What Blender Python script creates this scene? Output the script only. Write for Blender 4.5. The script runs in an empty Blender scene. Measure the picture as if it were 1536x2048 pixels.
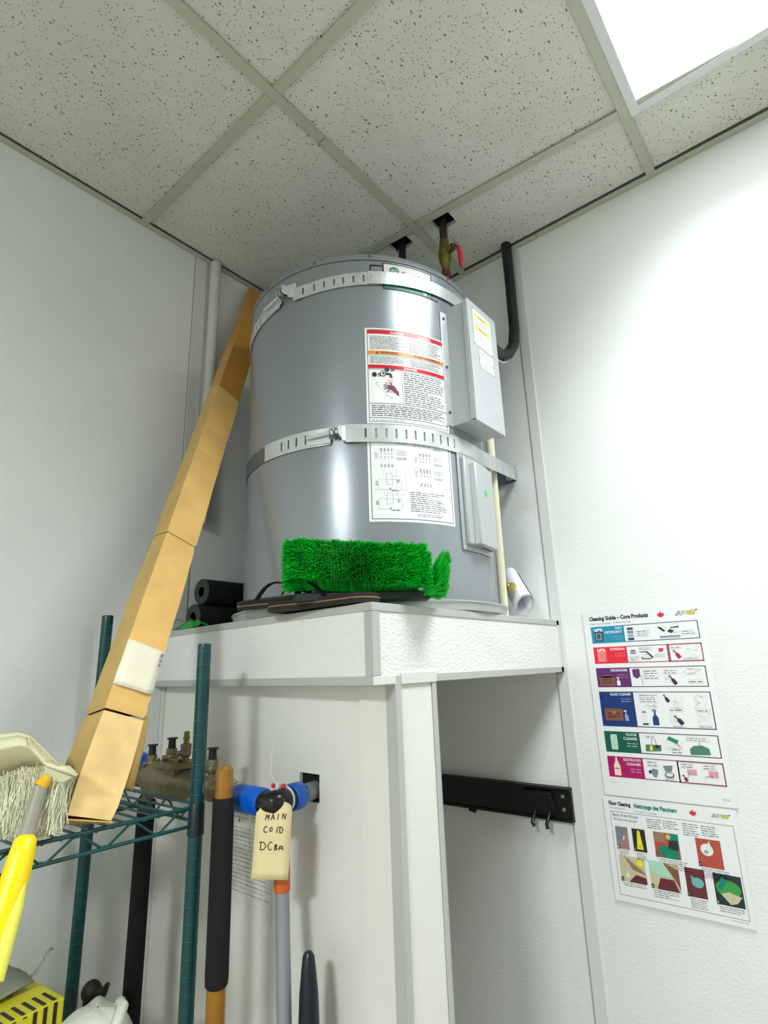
import bpy, bmesh, math, random
from math import sin, cos, pi, radians, atan2, hypot, sqrt
from mathutils import Vector, Matrix, noise

random.seed(7)
SC = bpy.context.scene
COL = SC.collection

# ------------------------------------------------------------------ camera
cam_data = bpy.data.cameras.new('camera')
cam = bpy.data.objects.new('camera', cam_data)
COL.objects.link(cam)
F_PX = 1123.67
yaw, pitch, roll = -0.682886, 0.2695675, -0.0347292
fw = Vector((sin(yaw)*cos(pitch), cos(yaw)*cos(pitch), sin(pitch)))
rt = Vector((cos(yaw), -sin(yaw), 0)); up = rt.cross(fw)
r2 = rt*cos(roll) + up*sin(roll); u2 = -rt*sin(roll) + up*cos(roll)
M = Matrix(((r2.x, u2.x, -fw.x), (r2.y, u2.y, -fw.y), (r2.z, u2.z, -fw.z))).to_4x4()
M.translation = Vector((1.46745, -1.54575, 1.40))
cam.matrix_world = M
cam_data.sensor_fit = 'HORIZONTAL'; cam_data.sensor_width = 36.0
cam_data.lens = F_PX/1536*36.0
cam_data.clip_start = 0.02
SC.camera = cam

# ------------------------------------------------------------------ world + exposure
w = bpy.data.worlds.new('world'); SC.world = w; w.use_nodes = True
w.node_tree.nodes['Background'].inputs[0].default_value = (0.8, 0.85, 0.9, 1)
w.node_tree.nodes['Background'].inputs[1].default_value = 0.05
SC.view_settings.view_transform = 'Standard'; SC.view_settings.look = 'None'
SC.view_settings.gamma = 1.0; SC.view_settings.use_curve_mapping = False
SC.view_settings.exposure = 0.27
LIGHT_STRENGTH = 4.5          # troffer lens radiance
LIGHT_STRENGTH_FAR = 14.0
LAMP_NEAR = 14.5; LAMP_REAR = 84.0; LAMP_SIDE = 6.0     # watts of the tubes behind each diffuser

# ------------------------------------------------------------------ helpers: materials
def lin(c):
    return tuple(((v/255)/12.92 if v/255 <= 0.04045 else (((v/255)+0.055)/1.055)**2.4) for v in c)

def mat(name, rgb, rough=0.5, metal=0.0, bump=0.0, bscale=100, bdist=0.001, var=0.05, vscale=6, emit=None,
        alpha=1.0, coat=0.0, trans=0.0, spec=0.5, stretch=None, sub=0.0):
    m = bpy.data.materials.new(name); m.use_nodes = True
    nt = m.node_tree; N = nt.nodes; L = nt.links
    b = N['Principled BSDF']
    c = lin(rgb)
    tc = N.new('ShaderNodeTexCoord')
    src = tc.outputs['Object']
    if stretch:
        mp = N.new('ShaderNodeMapping'); mp.inputs['Scale'].default_value = stretch
        L.new(src, mp.inputs[0]); src = mp.outputs[0]
    if var > 0:
        n = N.new('ShaderNodeTexNoise'); n.inputs['Scale'].default_value = vscale; n.inputs['Detail'].default_value = 4
        L.new(src, n.inputs['Vector'])
        r = N.new('ShaderNodeValToRGB')
        r.color_ramp.elements[0].position = 0.3; r.color_ramp.elements[1].position = 0.7
        r.color_ramp.elements[0].color = (*[v*(1-var) for v in c], 1)
        r.color_ramp.elements[1].color = (*[min(1, v*(1+var)) for v in c], 1)
        L.new(n.outputs['Fac'], r.inputs[0]); L.new(r.outputs[0], b.inputs['Base Color'])
    else:
        b.inputs['Base Color'].default_value = (*c, 1)
    b.inputs['Roughness'].default_value = rough
    b.inputs['Metallic'].default_value = metal
    b.inputs['Specular IOR Level'].default_value = spec
    b.inputs['Coat Weight'].default_value = coat
    b.inputs['Coat Roughness'].default_value = 0.12
    b.inputs['Alpha'].default_value = alpha
    b.inputs['Transmission Weight'].default_value = trans
    if sub: b.inputs['Subsurface Weight'].default_value = sub; b.inputs['Subsurface Radius'].default_value = (.01, .01, .005)
    if bump > 0:
        n2 = N.new('ShaderNodeTexNoise'); n2.inputs['Scale'].default_value = bscale; n2.inputs['Detail'].default_value = 2
        L.new(src, n2.inputs['Vector'])
        bp = N.new('ShaderNodeBump'); bp.inputs['Strength'].default_value = bump; bp.inputs['Distance'].default_value = bdist
        L.new(n2.outputs['Fac'], bp.inputs['Height']); L.new(bp.outputs[0], b.inputs['Normal'])
    if emit:
        b.inputs['Emission Color'].default_value = (*emit[0], 1); b.inputs['Emission Strength'].default_value = emit[1]
    return m

def ceiling_mat():
    m = bpy.data.materials.new('mineral_fibre_tile'); m.use_nodes = True
    nt = m.node_tree; N = nt.nodes; L = nt.links; b = N['Principled BSDF']
    tc = N.new('ShaderNodeTexCoord')
    n0 = N.new('ShaderNodeTexNoise'); n0.inputs['Scale'].default_value = 110; n0.inputs['Detail'].default_value = 1
    L.new(tc.outputs['Object'], n0.inputs['Vector'])
    mx = N.new('ShaderNodeVectorMath'); mx.operation = 'MULTIPLY_ADD'
    L.new(n0.outputs['Color'], mx.inputs[0]); mx.inputs[1].default_value = (.006, .004, .0); L.new(tc.outputs['Object'], mx.inputs[2])
    def dots(scale, thr, dens, off):
        mp = N.new('ShaderNodeMapping'); mp.inputs['Location'].default_value = (off, off*2, 0); mp.inputs['Scale'].default_value = (1, .72, 0)
        L.new(mx.outputs[0], mp.inputs[0])
        v = N.new('ShaderNodeTexVoronoi'); v.inputs['Scale'].default_value = scale
        L.new(mp.outputs[0], v.inputs['Vector'])
        sep = N.new('ShaderNodeSeparateColor'); L.new(v.outputs['Color'], sep.inputs[0])
        # radius varies per cell; only some cells carry a pin mark
        mr = N.new('ShaderNodeMapRange'); mr.inputs['From Min'].default_value = 1-dens; mr.inputs['From Max'].default_value = 1
        mr.inputs['To Min'].default_value = 0.0; mr.inputs['To Max'].default_value = thr
        L.new(sep.outputs[0], mr.inputs['Value'])
        lt = N.new('ShaderNodeMath'); lt.operation = 'LESS_THAN'
        L.new(v.outputs['Distance'], lt.inputs[0]); L.new(mr.outputs[0], lt.inputs[1])
        return lt.outputs[0]
    d1 = dots(105, .26, .62, .0); d2 = dots(230, .33, .75, .37)
    mxx = N.new('ShaderNodeMath'); mxx.operation = 'MAXIMUM'; L.new(d1, mxx.inputs[0]); L.new(d2, mxx.inputs[1])
    n1 = N.new('ShaderNodeTexNoise'); n1.inputs['Scale'].default_value = 3; n1.inputs['Detail'].default_value = 6
    L.new(tc.outputs['Object'], n1.inputs['Vector'])
    r = N.new('ShaderNodeValToRGB'); r.color_ramp.elements[0].position = .3; r.color_ramp.elements[1].position = .7
    r.color_ramp.elements[0].color = (*lin((214, 215, 203)), 1); r.color_ramp.elements[1].color = (*lin((226, 227, 217)), 1)
    L.new(n1.outputs['Fac'], r.inputs[0])
    mix = N.new('ShaderNodeMix'); mix.data_type = 'RGBA'
    L.new(mxx.outputs[0], mix.inputs['Factor']); L.new(r.outputs[0], mix.inputs['A']); mix.inputs['B'].default_value = (*lin((124, 124, 112)), 1)
    L.new(mix.outputs['Result'], b.inputs['Base Color'])
    inv = N.new('ShaderNodeMath'); inv.operation = 'SUBTRACT'; inv.inputs[0].default_value = 1; L.new(mxx.outputs[0], inv.inputs[1])
    nf = N.new('ShaderNodeTexNoise'); nf.inputs['Scale'].default_value = 350; L.new(tc.outputs['Object'], nf.inputs['Vector'])
    ad = N.new('ShaderNodeMath'); ad.operation = 'MULTIPLY_ADD'; L.new(nf.outputs['Fac'], ad.inputs[0]); ad.inputs[1].default_value = .5; L.new(inv.outputs[0], ad.inputs[2])
    bp = N.new('ShaderNodeBump'); bp.inputs['Strength'].default_value = .5; bp.inputs['Distance'].default_value = .0015
    L.new(ad.outputs[0], bp.inputs['Height']); L.new(bp.outputs[0], b.inputs['Normal'])
    b.inputs['Roughness'].default_value = .95
    return m

MT = {}
MT['tile'] = ceiling_mat()
MT['grid'] = mat('painted_grid', (190, 193, 173), .5, var=.03)
MT['wall'] = mat('pebbled_frp_panel', (229, 232, 229), .42, bump=.55, bscale=190, bdist=.0016, var=.03, vscale=3)
MT['panel'] = mat('stand_panel', (224, 224, 216), .45, bump=.5, bscale=190, bdist=.0012, var=.03, vscale=5)
MT['fascia'] = mat('rough_fascia_board', (230, 231, 228), .45, bump=.9, bscale=120, bdist=.0022, var=.03, vscale=5, stretch=(1, 1, 1.5))
MT['trim'] = mat('plastic_trim', (180, 181, 176), .38, var=.03)
MT['trimwhite'] = mat('white_plastic_trim', (214, 216, 213), .35, var=.02)
MT['floor'] = mat('worn_clay_floor', (150, 140, 128), .5, bump=.2, var=.15)
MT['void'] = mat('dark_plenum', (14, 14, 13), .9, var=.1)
MT['lens'] = mat('light_lens', (240, 244, 250), .4, var=0, emit=((.93, .985, 1.0), LIGHT_STRENGTH))
MT['lensfar'] = mat('light_lens_far', (240, 244, 250), .4, var=0, emit=((.93, .985, 1.0), LIGHT_STRENGTH_FAR))
MT['whitepaint'] = mat('white_paint', (225, 228, 228), .4, var=.02)
MT['tank'] = mat('grey_tank_enamel', (142, 149, 154), .27, metal=.3, bump=.0, var=.02, vscale=2)
MT['tankside'] = mat('grey_box_enamel', (178, 183, 185), .35, metal=.15, var=.02)
MT['galv'] = mat('galvanised_steel', (214, 219, 221), .34, metal=.7, bump=.1, bscale=60, bdist=.0005, var=.08, vscale=40)
MT['galvdark'] = mat('dull_and_shaded_steel', (112, 120, 128), .45, metal=.7, var=.1, vscale=30)  # dull steel for screws; also painted shade on strap end and bracket
MT['pan'] = mat('drain_pan_metal', (186, 190, 188), .4, metal=.6, var=.08, vscale=14)
MT['white'] = mat('white_print', (232, 234, 234), .15, var=.01)
MT['black'] = mat('black_ink', (18, 19, 22), .4, var=0)
MT['greyink'] = mat('grey_ink', (112, 112, 117), .15, var=0)
MT['lightink'] = mat('pale_ink', (178, 178, 184), .15, var=0)
MT['sheetink'] = mat('faded_ink', (172, 172, 160), .6, var=0)
MT['redink'] = mat('red_ink', (206, 28, 48), .15, var=0)
MT['orangeink'] = mat('orange_ink', (232, 140, 30), .15, var=0)
MT['greenink'] = mat('green_ink', (20, 116, 84), .35, var=0)
MT['yellowink'] = mat('yellow_ink', (214, 218, 90), .35, var=0)
MT['dotgreen'] = mat('neon_green_sticker', (70, 225, 90), .4, var=0)
MT['maroon'] = mat('maroon_ink', (96, 22, 40), .4, var=0)
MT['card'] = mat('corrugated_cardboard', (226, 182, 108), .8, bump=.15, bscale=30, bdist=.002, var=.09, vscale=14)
MT['cardshade'] = mat('cardboard_shaded', (192, 160, 94), .8, bump=.15, bscale=30, bdist=.002, var=.1, vscale=14)  # same board, darker: shade painted on faces turned from the light
MT['cardworn'] = mat('worn_cardboard', (234, 200, 136), .85, bump=.35, bscale=24, bdist=.004, var=.14, vscale=18)
MT['carddark'] = mat('cardboard_core_and_shade', (126, 84, 36), .85, var=.2, vscale=20)  # core brown, also painted as shade on the box's underside
MT['tape'] = mat('brown_packing_tape', (190, 136, 50), .4, var=.08, vscale=12)
MT['cream'] = mat('cream_paper', (234, 229, 206), .7, var=.03)
MT['rack'] = mat('green_epoxy_wire', (4, 66, 68), .32, var=.12, vscale=20)
MT['rackshade'] = mat('shaded_collar', (8, 34, 38), .4, var=.1)  # darker rack green: shade below each shelf painted on the collars
MT['groove'] = mat('post_groove', (72, 140, 138), .35, var=.1, vscale=60)
MT['foam'] = mat('black_foam', (7, 8, 8), .9, bump=.3, bscale=240, bdist=.0006, var=.15, vscale=60)
MT['foamend'] = mat('cut_foam_end', (52, 58, 54), .95, bump=.4, bscale=200, var=.1)
MT['pvc'] = mat('ivory_pipe', (224, 220, 190), .4, var=.04)
MT['pvcwhite'] = mat('off_white_pipe', (206, 206, 196), .45, var=.04)
MT['conduit'] = mat('black_conduit', (13, 17, 23), .35, var=.1)
MT['copper'] = mat('copper_pipe', (132, 80, 60), .35, metal=.8, var=.15, vscale=40)
MT['shadecopper'] = mat('shaded_copper', (66, 52, 44), .55, metal=.5, var=.2, vscale=40)  # copper with the shade near the ceiling put into its colour
MT['brass'] = mat('aged_brass', (128, 116, 62), .4, metal=.75, var=.2, vscale=50)
MT['brightbrass'] = mat('bright_brass', (196, 168, 84), .25, metal=.9, var=.1)
MT['bronze'] = mat('dull_bronze', (128, 120, 92), .5, metal=.55, bump=.25, bscale=90, bdist=.001, var=.2, vscale=40)
MT['redhandle'] = mat('red_vinyl', (214, 34, 66), .3, var=.04)
MT['chrome'] = mat('nickel', (180, 178, 168), .2, metal=.95, var=.05)
MT['blue'] = mat('blue_plastic', (0, 88, 196), .3, var=.08, vscale=20)
MT['blackplastic'] = mat('black_plastic', (14, 16, 18), .25, var=.1)
MT['blackrubber'] = mat('black_rubber', (20, 20, 21), .6, bump=.2, bscale=120, var=.15, vscale=40)
MT['greypipe'] = mat('grey_pipe', (134, 139, 143), .4, var=.05)
MT['caramel'] = mat('caramel_handle', (146, 98, 10), .3, var=.12, vscale=30, coat=.3)
MT['navy'] = mat('navy_plastic', (14, 20, 34), .3, var=.1)
MT['orange'] = mat('orange_plastic', (206, 96, 30), .4, var=.08)
MT['zip'] = mat('zip_tie_plastic', (222, 226, 222), .4, var=0)
MT['tag'] = mat('manila_tag', (228, 210, 160), .75, var=.03)
MT['ink'] = mat('marker_ink', (30, 28, 30), .5, var=0)
MT['greenbristle'] = mat('green_bristle', (4, 208, 52), .45, var=.3, vscale=60)
MT['greenbristle2'] = mat('dark_green_bristle', (0, 170, 46), .45, var=.3, vscale=60)
MT['greenblock'] = mat('dark_green_block', (6, 34, 24), .5, var=.1)
MT['sole'] = mat('black_sole', (24, 22, 21), .75, bump=.3, bscale=150, var=.2, vscale=30)
MT['tan'] = mat('tan_midsole', (152, 112, 70), .6, var=.1)
MT['roll'] = mat('white_roll_paper', (236, 236, 242), .6, var=.01)
MT['greenbag'] = mat('green_packaging', (40, 150, 60), .35, var=.4, vscale=60)
MT['bag'] = mat('milky_bag', (206, 208, 194), .45, bump=.3, bscale=40, bdist=.004, var=.1, vscale=20)
MT['creamplastic'] = mat('cream_plastic', (214, 212, 176), .4, var=.04)
MT['creamshade'] = mat('cream_plastic_shaded', (196, 190, 148), .45, var=.06)  # same cream, darker: shade inside the pan painted on its floor
MT['pale'] = mat('pale_bristle', (236, 236, 208), .55, var=.06, vscale=40)
MT['yellow'] = mat('yellow_plastic', (255, 218, 0), .35, var=.03)
MT['lime'] = mat('lime_rubber', (232, 228, 90), .5, var=.04)
MT['greytube'] = mat('grey_brush_tube', (152, 148, 136), .4, var=.05)
MT['knob'] = mat('amber_plastic', (222, 172, 28), .35, var=.05)
MT['yellowbox'] = mat('yellow_carton', (218, 208, 40), .45, var=.05, vscale=20)
MT['foil'] = mat('dull_grey_sheet', (142, 146, 128), .5, metal=.1, bump=.2, bscale=30, var=.1, vscale=20)
MT['beige'] = mat('beige_print', (190, 184, 112), .5, var=.1)
MT['rail'] = mat('black_rail', (8, 9, 11), .35, var=.1)
for k, c in dict(teal=(10, 140, 172), crimson=(228, 26, 56), purple=(96, 34, 112), royal=(16, 52, 116), forest=(6, 88, 70),
                 magenta=(168, 8, 92), tealdark=(30, 74, 104), crimsondark=(168, 22, 70), purpledark=(66, 22, 54), navyline=(30, 30, 66),
                 forestdark=(22, 46, 44), magentadark=(136, 12, 72), pink=(240, 110, 120), slate=(52, 78, 104), brown=(128, 82, 64),
                 mint=(168, 214, 190), peach=(238, 214, 196), steel=(120, 128, 140), rust=(176, 76, 58), mauve=(158, 124, 118),
                 darkwood=(100, 40, 40), sand=(196, 190, 156), aqua=(106, 176, 172), jade=(0, 128, 98), grass=(60, 150, 60),
                 charcoal=(40, 38, 44), lemon=(232, 224, 30), midgreen=(70, 122, 96), pinkpale=(214, 150, 176), bluepale=(140, 158, 190),
                 offwhite=(228, 230, 226), leafred=(206, 24, 56), tealtext=(0, 126, 116), tan2=(150, 118, 92)).items():
    MT[k] = mat('print_'+k, c, .35, var=0)

# ------------------------------------------------------------------ helpers: geometry
def V(*a): return Vector(a)
class MB:
    def __init__(s): s.v = []; s.f = []; s.m = []; s.names = []
    def mi(s, n):
        if n not in s.names: s.names.append(n)
        return s.names.index(n)
    def add(s, vs, fs, m):
        b = len(s.v); k = s.mi(m)
        s.v += [tuple(x) for x in vs]
        for f in fs: s.f.append(tuple(b+i for i in f)); s.m.append(k)
        return s
    def box(s, a, b, m):
        x0, y0, z0 = a; x1, y1, z1 = b
        return s.hexa([(x0, y0, z0), (x1, y0, z0), (x1, y1, z0), (x0, y1, z0), (x0, y0, z1), (x1, y0, z1), (x1, y1, z1), (x0, y1, z1)], m)
    def hexa(s, p, m):
        return s.add(p, [(0, 3, 2, 1), (4, 5, 6, 7), (0, 1, 5, 4), (1, 2, 6, 5), (2, 3, 7, 6), (3, 0, 4, 7)], m)
    def obox(s, c, ax, ay, az, m):
        c = Vector(c); ax = Vector(ax); ay = Vector(ay); az = Vector(az)
        return s.hexa([c-ax-ay-az, c+ax-ay-az, c+ax+ay-az, c-ax+ay-az, c-ax-ay+az, c+ax-ay+az, c+ax+ay+az, c-ax+ay+az], m)
    def tube(s, pts, r, m, n=16, caps=True, flat=None):
        pts = [Vector(p) for p in pts]; rr = r if isinstance(r, (list, tuple)) else [r]*len(pts)
        t0 = (pts[1]-pts[0]).normalized()
        a = t0.orthogonal().normalized() if flat is None else (Vector(flat)-Vector(flat).dot(t0)*t0).normalized()
        vs = []; fs = []
        for i, p in enumerate(pts):
            if i == 0: t = pts[1]-pts[0]
            elif i == len(pts)-1: t = pts[-1]-pts[-2]
            else: t = (pts[i+1]-p).normalized()+(p-pts[i-1]).normalized()
            t.normalize(); a = (a-a.dot(t)*t).normalized(); b = t.cross(a)
            ra, rb = (rr[i] if isinstance(rr[i], (tuple, list)) else (rr[i], rr[i]))
            for k in range(n):
                th = 2*pi*k/n; vs.append(p+a*cos(th)*ra+b*sin(th)*rb)
        for i in range(len(pts)-1):
            for k in range(n):
                k2 = (k+1) % n; fs.append((i*n+k, i*n+k2, (i+1)*n+k2, (i+1)*n+k))
        if caps:
            fs.append(tuple(range(n-1, -1, -1))); fs.append(tuple((len(pts)-1)*n+k for k in range(n)))
        return s.add(vs, fs, m)
    def lathe(s, prof, o, d, m, n=32, closed=False):
        o = Vector(o); d = Vector(d).normalized(); a = d.orthogonal().normalized(); b = d.cross(a)
        vs = []; fs = []
        for (r, h) in prof:
            for k in range(n):
                th = 2*pi*k/n; vs.append(o+d*h+(a*cos(th)+b*sin(th))*r)
        L = len(prof)
        for i in range(L-1 if not closed else L):
            j = (i+1) % L
            for k in range(n):
                k2 = (k+1) % n; fs.append((i*n+k, i*n+k2, j*n+k2, j*n+k))
        if not closed:
            if prof[0][0] > 1e-6: fs.append(tuple(range(n-1, -1, -1)))
            if prof[-1][0] > 1e-6: fs.append(tuple((L-1)*n+k for k in range(n)))
        return s.add(vs, fs, m)
    def ball(s, c, r, m, n=14):
        return s.lathe([(max(1e-5, r*sin(pi*i/n)), -r*cos(pi*i/n)) for i in range(n+1)], c, (0, 0, 1), m, n*2)
    def prism(s, poly, o, ax, ay, h, m):
        o = Vector(o); ax = Vector(ax); ay = Vector(ay); h = Vector(h); n = len(poly)
        vs = [o+ax*p[0]+ay*p[1] for p in poly]; vs += [v+h for v in vs]
        fs = [tuple(range(n-1, -1, -1)), tuple(range(n, 2*n))]+[(i, (i+1) % n, n+(i+1) % n, n+i) for i in range(n)]
        return s.add(vs, fs, m)
    def grid(s, rows, m, wrap=False):
        n = len(rows[0]); vs = [p for r in rows for p in r]; fs = []
        for i in range(len(rows)-1):
            for k in range(n if wrap else n-1):
                k2 = (k+1) % n; fs.append((i*n+k, i*n+k2, (i+1)*n+k2, (i+1)*n+k))
        return s.add(vs, fs, m)

ORIG = {}
def tag(o, label=None, cat=None, group=None, kind=None):
    if label: o['label'] = label
    if cat: o['category'] = cat
    if group: o['group'] = group
    if kind: o['kind'] = kind
    return o
def thing(name, label, cat, loc, group=None):
    o = bpy.data.objects.new(name, None); o.empty_display_size = .05; COL.objects.link(o); o.location = loc
    ORIG[o] = Vector(loc); return tag(o, label, cat, group)
def build(mb, name, parent=None, origin=None, smooth=38, bevel=0, solid=0, label=None, kind=None, subsurf=0, weld=False):
    if parent is not None: org = ORIG[parent]
    elif origin is not None: org = Vector(origin)
    else:
        xs = list(zip(*mb.v)); org = Vector(((min(xs[0])+max(xs[0]))/2, (min(xs[1])+max(xs[1]))/2, min(xs[2])))
    me = bpy.data.meshes.new(name)
    me.from_pydata([(x-org.x, y-org.y, z-org.z) for x, y, z in mb.v], [], mb.f)
    for n in mb.names: me.materials.append(MT[n])
    me.polygons.foreach_set('material_index', mb.m)
    me.update()
    bm = bmesh.new(); bm.from_mesh(me); 
    if weld: bmesh.ops.remove_doubles(bm, verts=bm.verts, dist=2e-5)
    if not solid or weld: bmesh.ops.recalc_face_normals(bm, faces=bm.faces)
    bm.to_mesh(me); bm.free()
    if smooth:
        me.polygons.foreach_set('use_smooth', [True]*len(me.polygons)); me.set_sharp_from_angle(angle=radians(smooth))
    o = bpy.data.objects.new(name, me); COL.objects.link(o)
    if parent is not None: o.parent = parent; ORIG[o] = org
    else: o.location = org; ORIG[o] = org
    if solid:
        md = o.modifiers.new('thick', 'SOLIDIFY'); md.thickness = solid; md.offset = 0
    if bevel:
        md = o.modifiers.new('bevel', 'BEVEL'); md.width = bevel; md.segments = 2; md.limit_method = 'ANGLE'; md.angle_limit = radians(40)
    if subsurf:
        md = o.modifiers.new('sub', 'SUBSURF'); md.levels = subsurf; md.render_levels = subsurf
    if label: o['label'] = label
    if kind: o['kind'] = kind
    return o

# text as triangles
TXT = {}
def text_tris(s, bold=0.0):
    key = (s, bold)
    if key in TXT: return TXT[key]
    cu = bpy.data.curves.new('t', 'FONT'); cu.body = s; cu.offset = bold; cu.resolution_u = 2
    ob = bpy.data.objects.new('t', cu); COL.objects.link(ob)
    dg = bpy.context.evaluated_depsgraph_get(); me = ob.evaluated_get(dg).to_mesh()
    vs = [tuple(v.co) for v in me.vertices]; fs = [tuple(p.vertices) for p in me.polygons]
    ob.evaluated_get(dg).to_mesh_clear(); bpy.data.objects.remove(ob); bpy.data.curves.remove(cu)
    x0 = min(v[0] for v in vs); x1 = max(v[0] for v in vs); y0 = min(v[1] for v in vs); y1 = max(v[1] for v in vs)
    TXT[key] = ([((v[0]-x0)/(x1-x0), (v[1]-y0)/(y1-y0)) for v in vs], fs, (x1-x0)/(y1-y0))
    return TXT[key]

class Decal:
    """flat print laid on a surface: fn(u, v, lift) -> point"""
    def __init__(s, fn, maxu=1e9): s.fn = fn; s.mb = MB(); s.maxu = maxu
    def poly(s, pts, m, lay=1):
        s.mb.add([s.fn(u, v, lay) for u, v in pts], [tuple(range(len(pts)))], m)
    def rect(s, u0, v0, u1, v1, m, lay=1):
        n = max(1, int(abs(u1-u0)/s.maxu)+1)
        for i in range(n):
            a = u0+(u1-u0)*i/n; b = u0+(u1-u0)*(i+1)/n
            s.poly([(a, v0), (b, v0), (b, v1), (a, v1)], m, lay)
    def frame(s, u0, v0, u1, v1, t, m, lay=1):
        s.rect(u0, v0, u1, v0+t, m, lay); s.rect(u0, v1-t, u1, v1, m, lay); s.rect(u0, v0, u0+t, v1, m, lay); s.rect(u1-t, v0, u1, v1, m, lay)
    def line(s, p, q, t, m, lay=1):
        dx, dy = q[0]-p[0], q[1]-p[1]; L = hypot(dx, dy) or 1; nx, ny = -dy/L*t/2, dx/L*t/2
        s.poly([(p[0]+nx, p[1]+ny), (q[0]+nx, q[1]+ny), (q[0]-nx, q[1]-ny), (p[0]-nx, p[1]-ny)], m, lay)
    def disc(s, u, v, ru, rv, m, lay=1, n=18):
        s.poly([(u+ru*cos(2*pi*k/n), v+rv*sin(2*pi*k/n)) for k in range(n)], m, lay)
    def text(s, t, u0, v0, m, w=None, h=None, lay=2, bold=0.0, shear=0):
        vs, fs, asp = text_tris(t, bold)
        if w is None: w = h*asp
        if h is None: h = w/asp
        s.mb.add([s.fn(u0+x*w+y*h*shear, v0+y*h, lay) for x, y in vs], fs, m)
    def lines(s, u0, v0, u1, v1, n, m='greyink', lay=1, fill=.55, ragged=.35):
        dh = (v1-v0)/n
        for i in range(n):
            v = v1-(i+1)*dh; u = u0; end = u1-(u1-u0)*ragged*random.random()*(1 if i % 3 == 2 else .3)
            while u < end:
                wl = dh*random.uniform(.8, 3.2); e = min(u+wl, end)
                s.rect(u, v+dh*.2, e, v+dh*(.2+fill*random.uniform(.75, 1)), m, lay); u = e+dh*.45

# ================================================================== ROOM
CEIL = 2.75; RX = 4.7; RY = -4.9
def panel_box(name, a, b, m='wall', label=None):
    o = build(MB().box(a, b, m), name, smooth=0); o['kind'] = 'structure'
    return o
floor = panel_box('floor', (0, RY, -.05), (RX, 0, 0), 'floor')
wl = panel_box('wall_left', (-.06, RY, 0), (0, .06, CEIL+.35))
wr = panel_box('wall_right', (-.06, 0, 0), (RX, .06, CEIL+.35))
panel_box('wall_back', (-.06, RY-.06, 0), (RX, RY, CEIL+.35))
panel_box('wall_far_side', (RX, RY-.06, 0), (RX+.06, .06, CEIL+.35))
panel_box('plenum_deck', (-.06, RY-.06, CEIL+.30), (RX+.06, .06, CEIL+.35), 'void')['kind'] = 'structure'

# seam strips on the two walls
for i, (a, b) in enumerate([((0, -.694, 0), (.003, -.652, CEIL)), ((.806, -.0035, 0), (.838, 0, CEIL))]):
    o = build(MB().box(a, b, 'trimwhite'), 'trim_%d' % (i+1), bevel=.0012); o['kind'] = 'structure'
for wall, a, b in ((wl, (0, -.698, 0), (.0012, -.694, CEIL)), (wr, (.8025, -.0012, 0), (.806, 0, CEIL))):
    build(MB().box(a, b, 'lightink'), 'seam_joint', wall, smooth=0)

# suspended ceiling -------------------------------------------------
ceiling = thing('ceiling', None, None, (0, 0, CEIL)); ceiling['kind'] = 'structure'
XL = [0, .627, 1.264, 1.874, 2.484, 3.094, 3.704, 4.314, RX]
def ry(k, x):          # lattice rows; the first one runs slightly out of square
    if k == 0: return 0.0
    if k == 1: return -.352+.0665*min(x, 1.9) if x < 1.9 else -.226
    return -.884-.61*(k-2)
NR = 9
def yl(k, x): return max(RY, ry(k, x)) if k < NR-1 else RY
LIGHTS = {(2, 1): 'lens', (3, 1): None}
light_cells = {(2, 1): 'near', (6, 0): 'side', (2, 6): 'rear'}
holes = [(.707, -.262, .032, .03), (.545, -.272, .036, .027)]
tile_src = []
for i in range(len(XL)-1):
    for k in range(NR-1):
        if (i, k) in light_cells: continue
        x0, x1 = XL[i], XL[i+1]
        g = .0035
        P = [Vector((x0+g, yl(k, x0)-g, CEIL+.007)), Vector((x1-g, yl(k, x1)-g, CEIL+.007)), Vector((x1-g, yl(k+1, x1)+g, CEIL+.007)), Vector((x0+g, yl(k+1, x0)+g, CEIL+.007))]
        if k == 0: P[0].y = P[1].y = -.0275
        if i == 0: P[0].x = P[3].x = .0225
        if P[0].y-P[3].y < .03: continue
        mb = MB()
        hs = [h for h in holes if x0 < h[0] < x1 and yl(k+1, h[0]) < h[1] < yl(k, h[0])]
        if not hs:
            mb.hexa([p for p in reversed(P)]+[p+V(0, 0, .015) for p in reversed(P)], 'tile')
        else:
            def strip(ua, ub, ya0=None, ya1=None):
                def at(u, y):
                    return V(u, y, CEIL+.007)
                t0a = t0b = yl(k, ua)-g if k else -.0275; b0a = yl(k+1, ua)+g; b0b = yl(k+1, ub)+g
                ta = t0a if ya1 is None else ya1; tb = t0b if ya1 is None else ya1
                ba = b0a if ya0 is None else ya0; bb = b0b if ya0 is None else ya0
                q = [at(ua, ta), at(ub, tb), at(ub, bb), at(ua, ba)]
                mb.hexa([p for p in reversed(q)]+[p+V(0, 0, .015) for p in reversed(q)], 'tile')
            hs.sort(); u = x0+g
            for (hx, hy, ha, hb) in hs:
                strip(u, hx-ha); strip(hx-ha, hx+ha, ya0=hy+hb); strip(hx-ha, hx+ha, ya1=hy-hb); u = hx+ha
            strip(u, x1-g)
        build(mb, 'ceiling_tile', ceiling, smooth=0)
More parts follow.
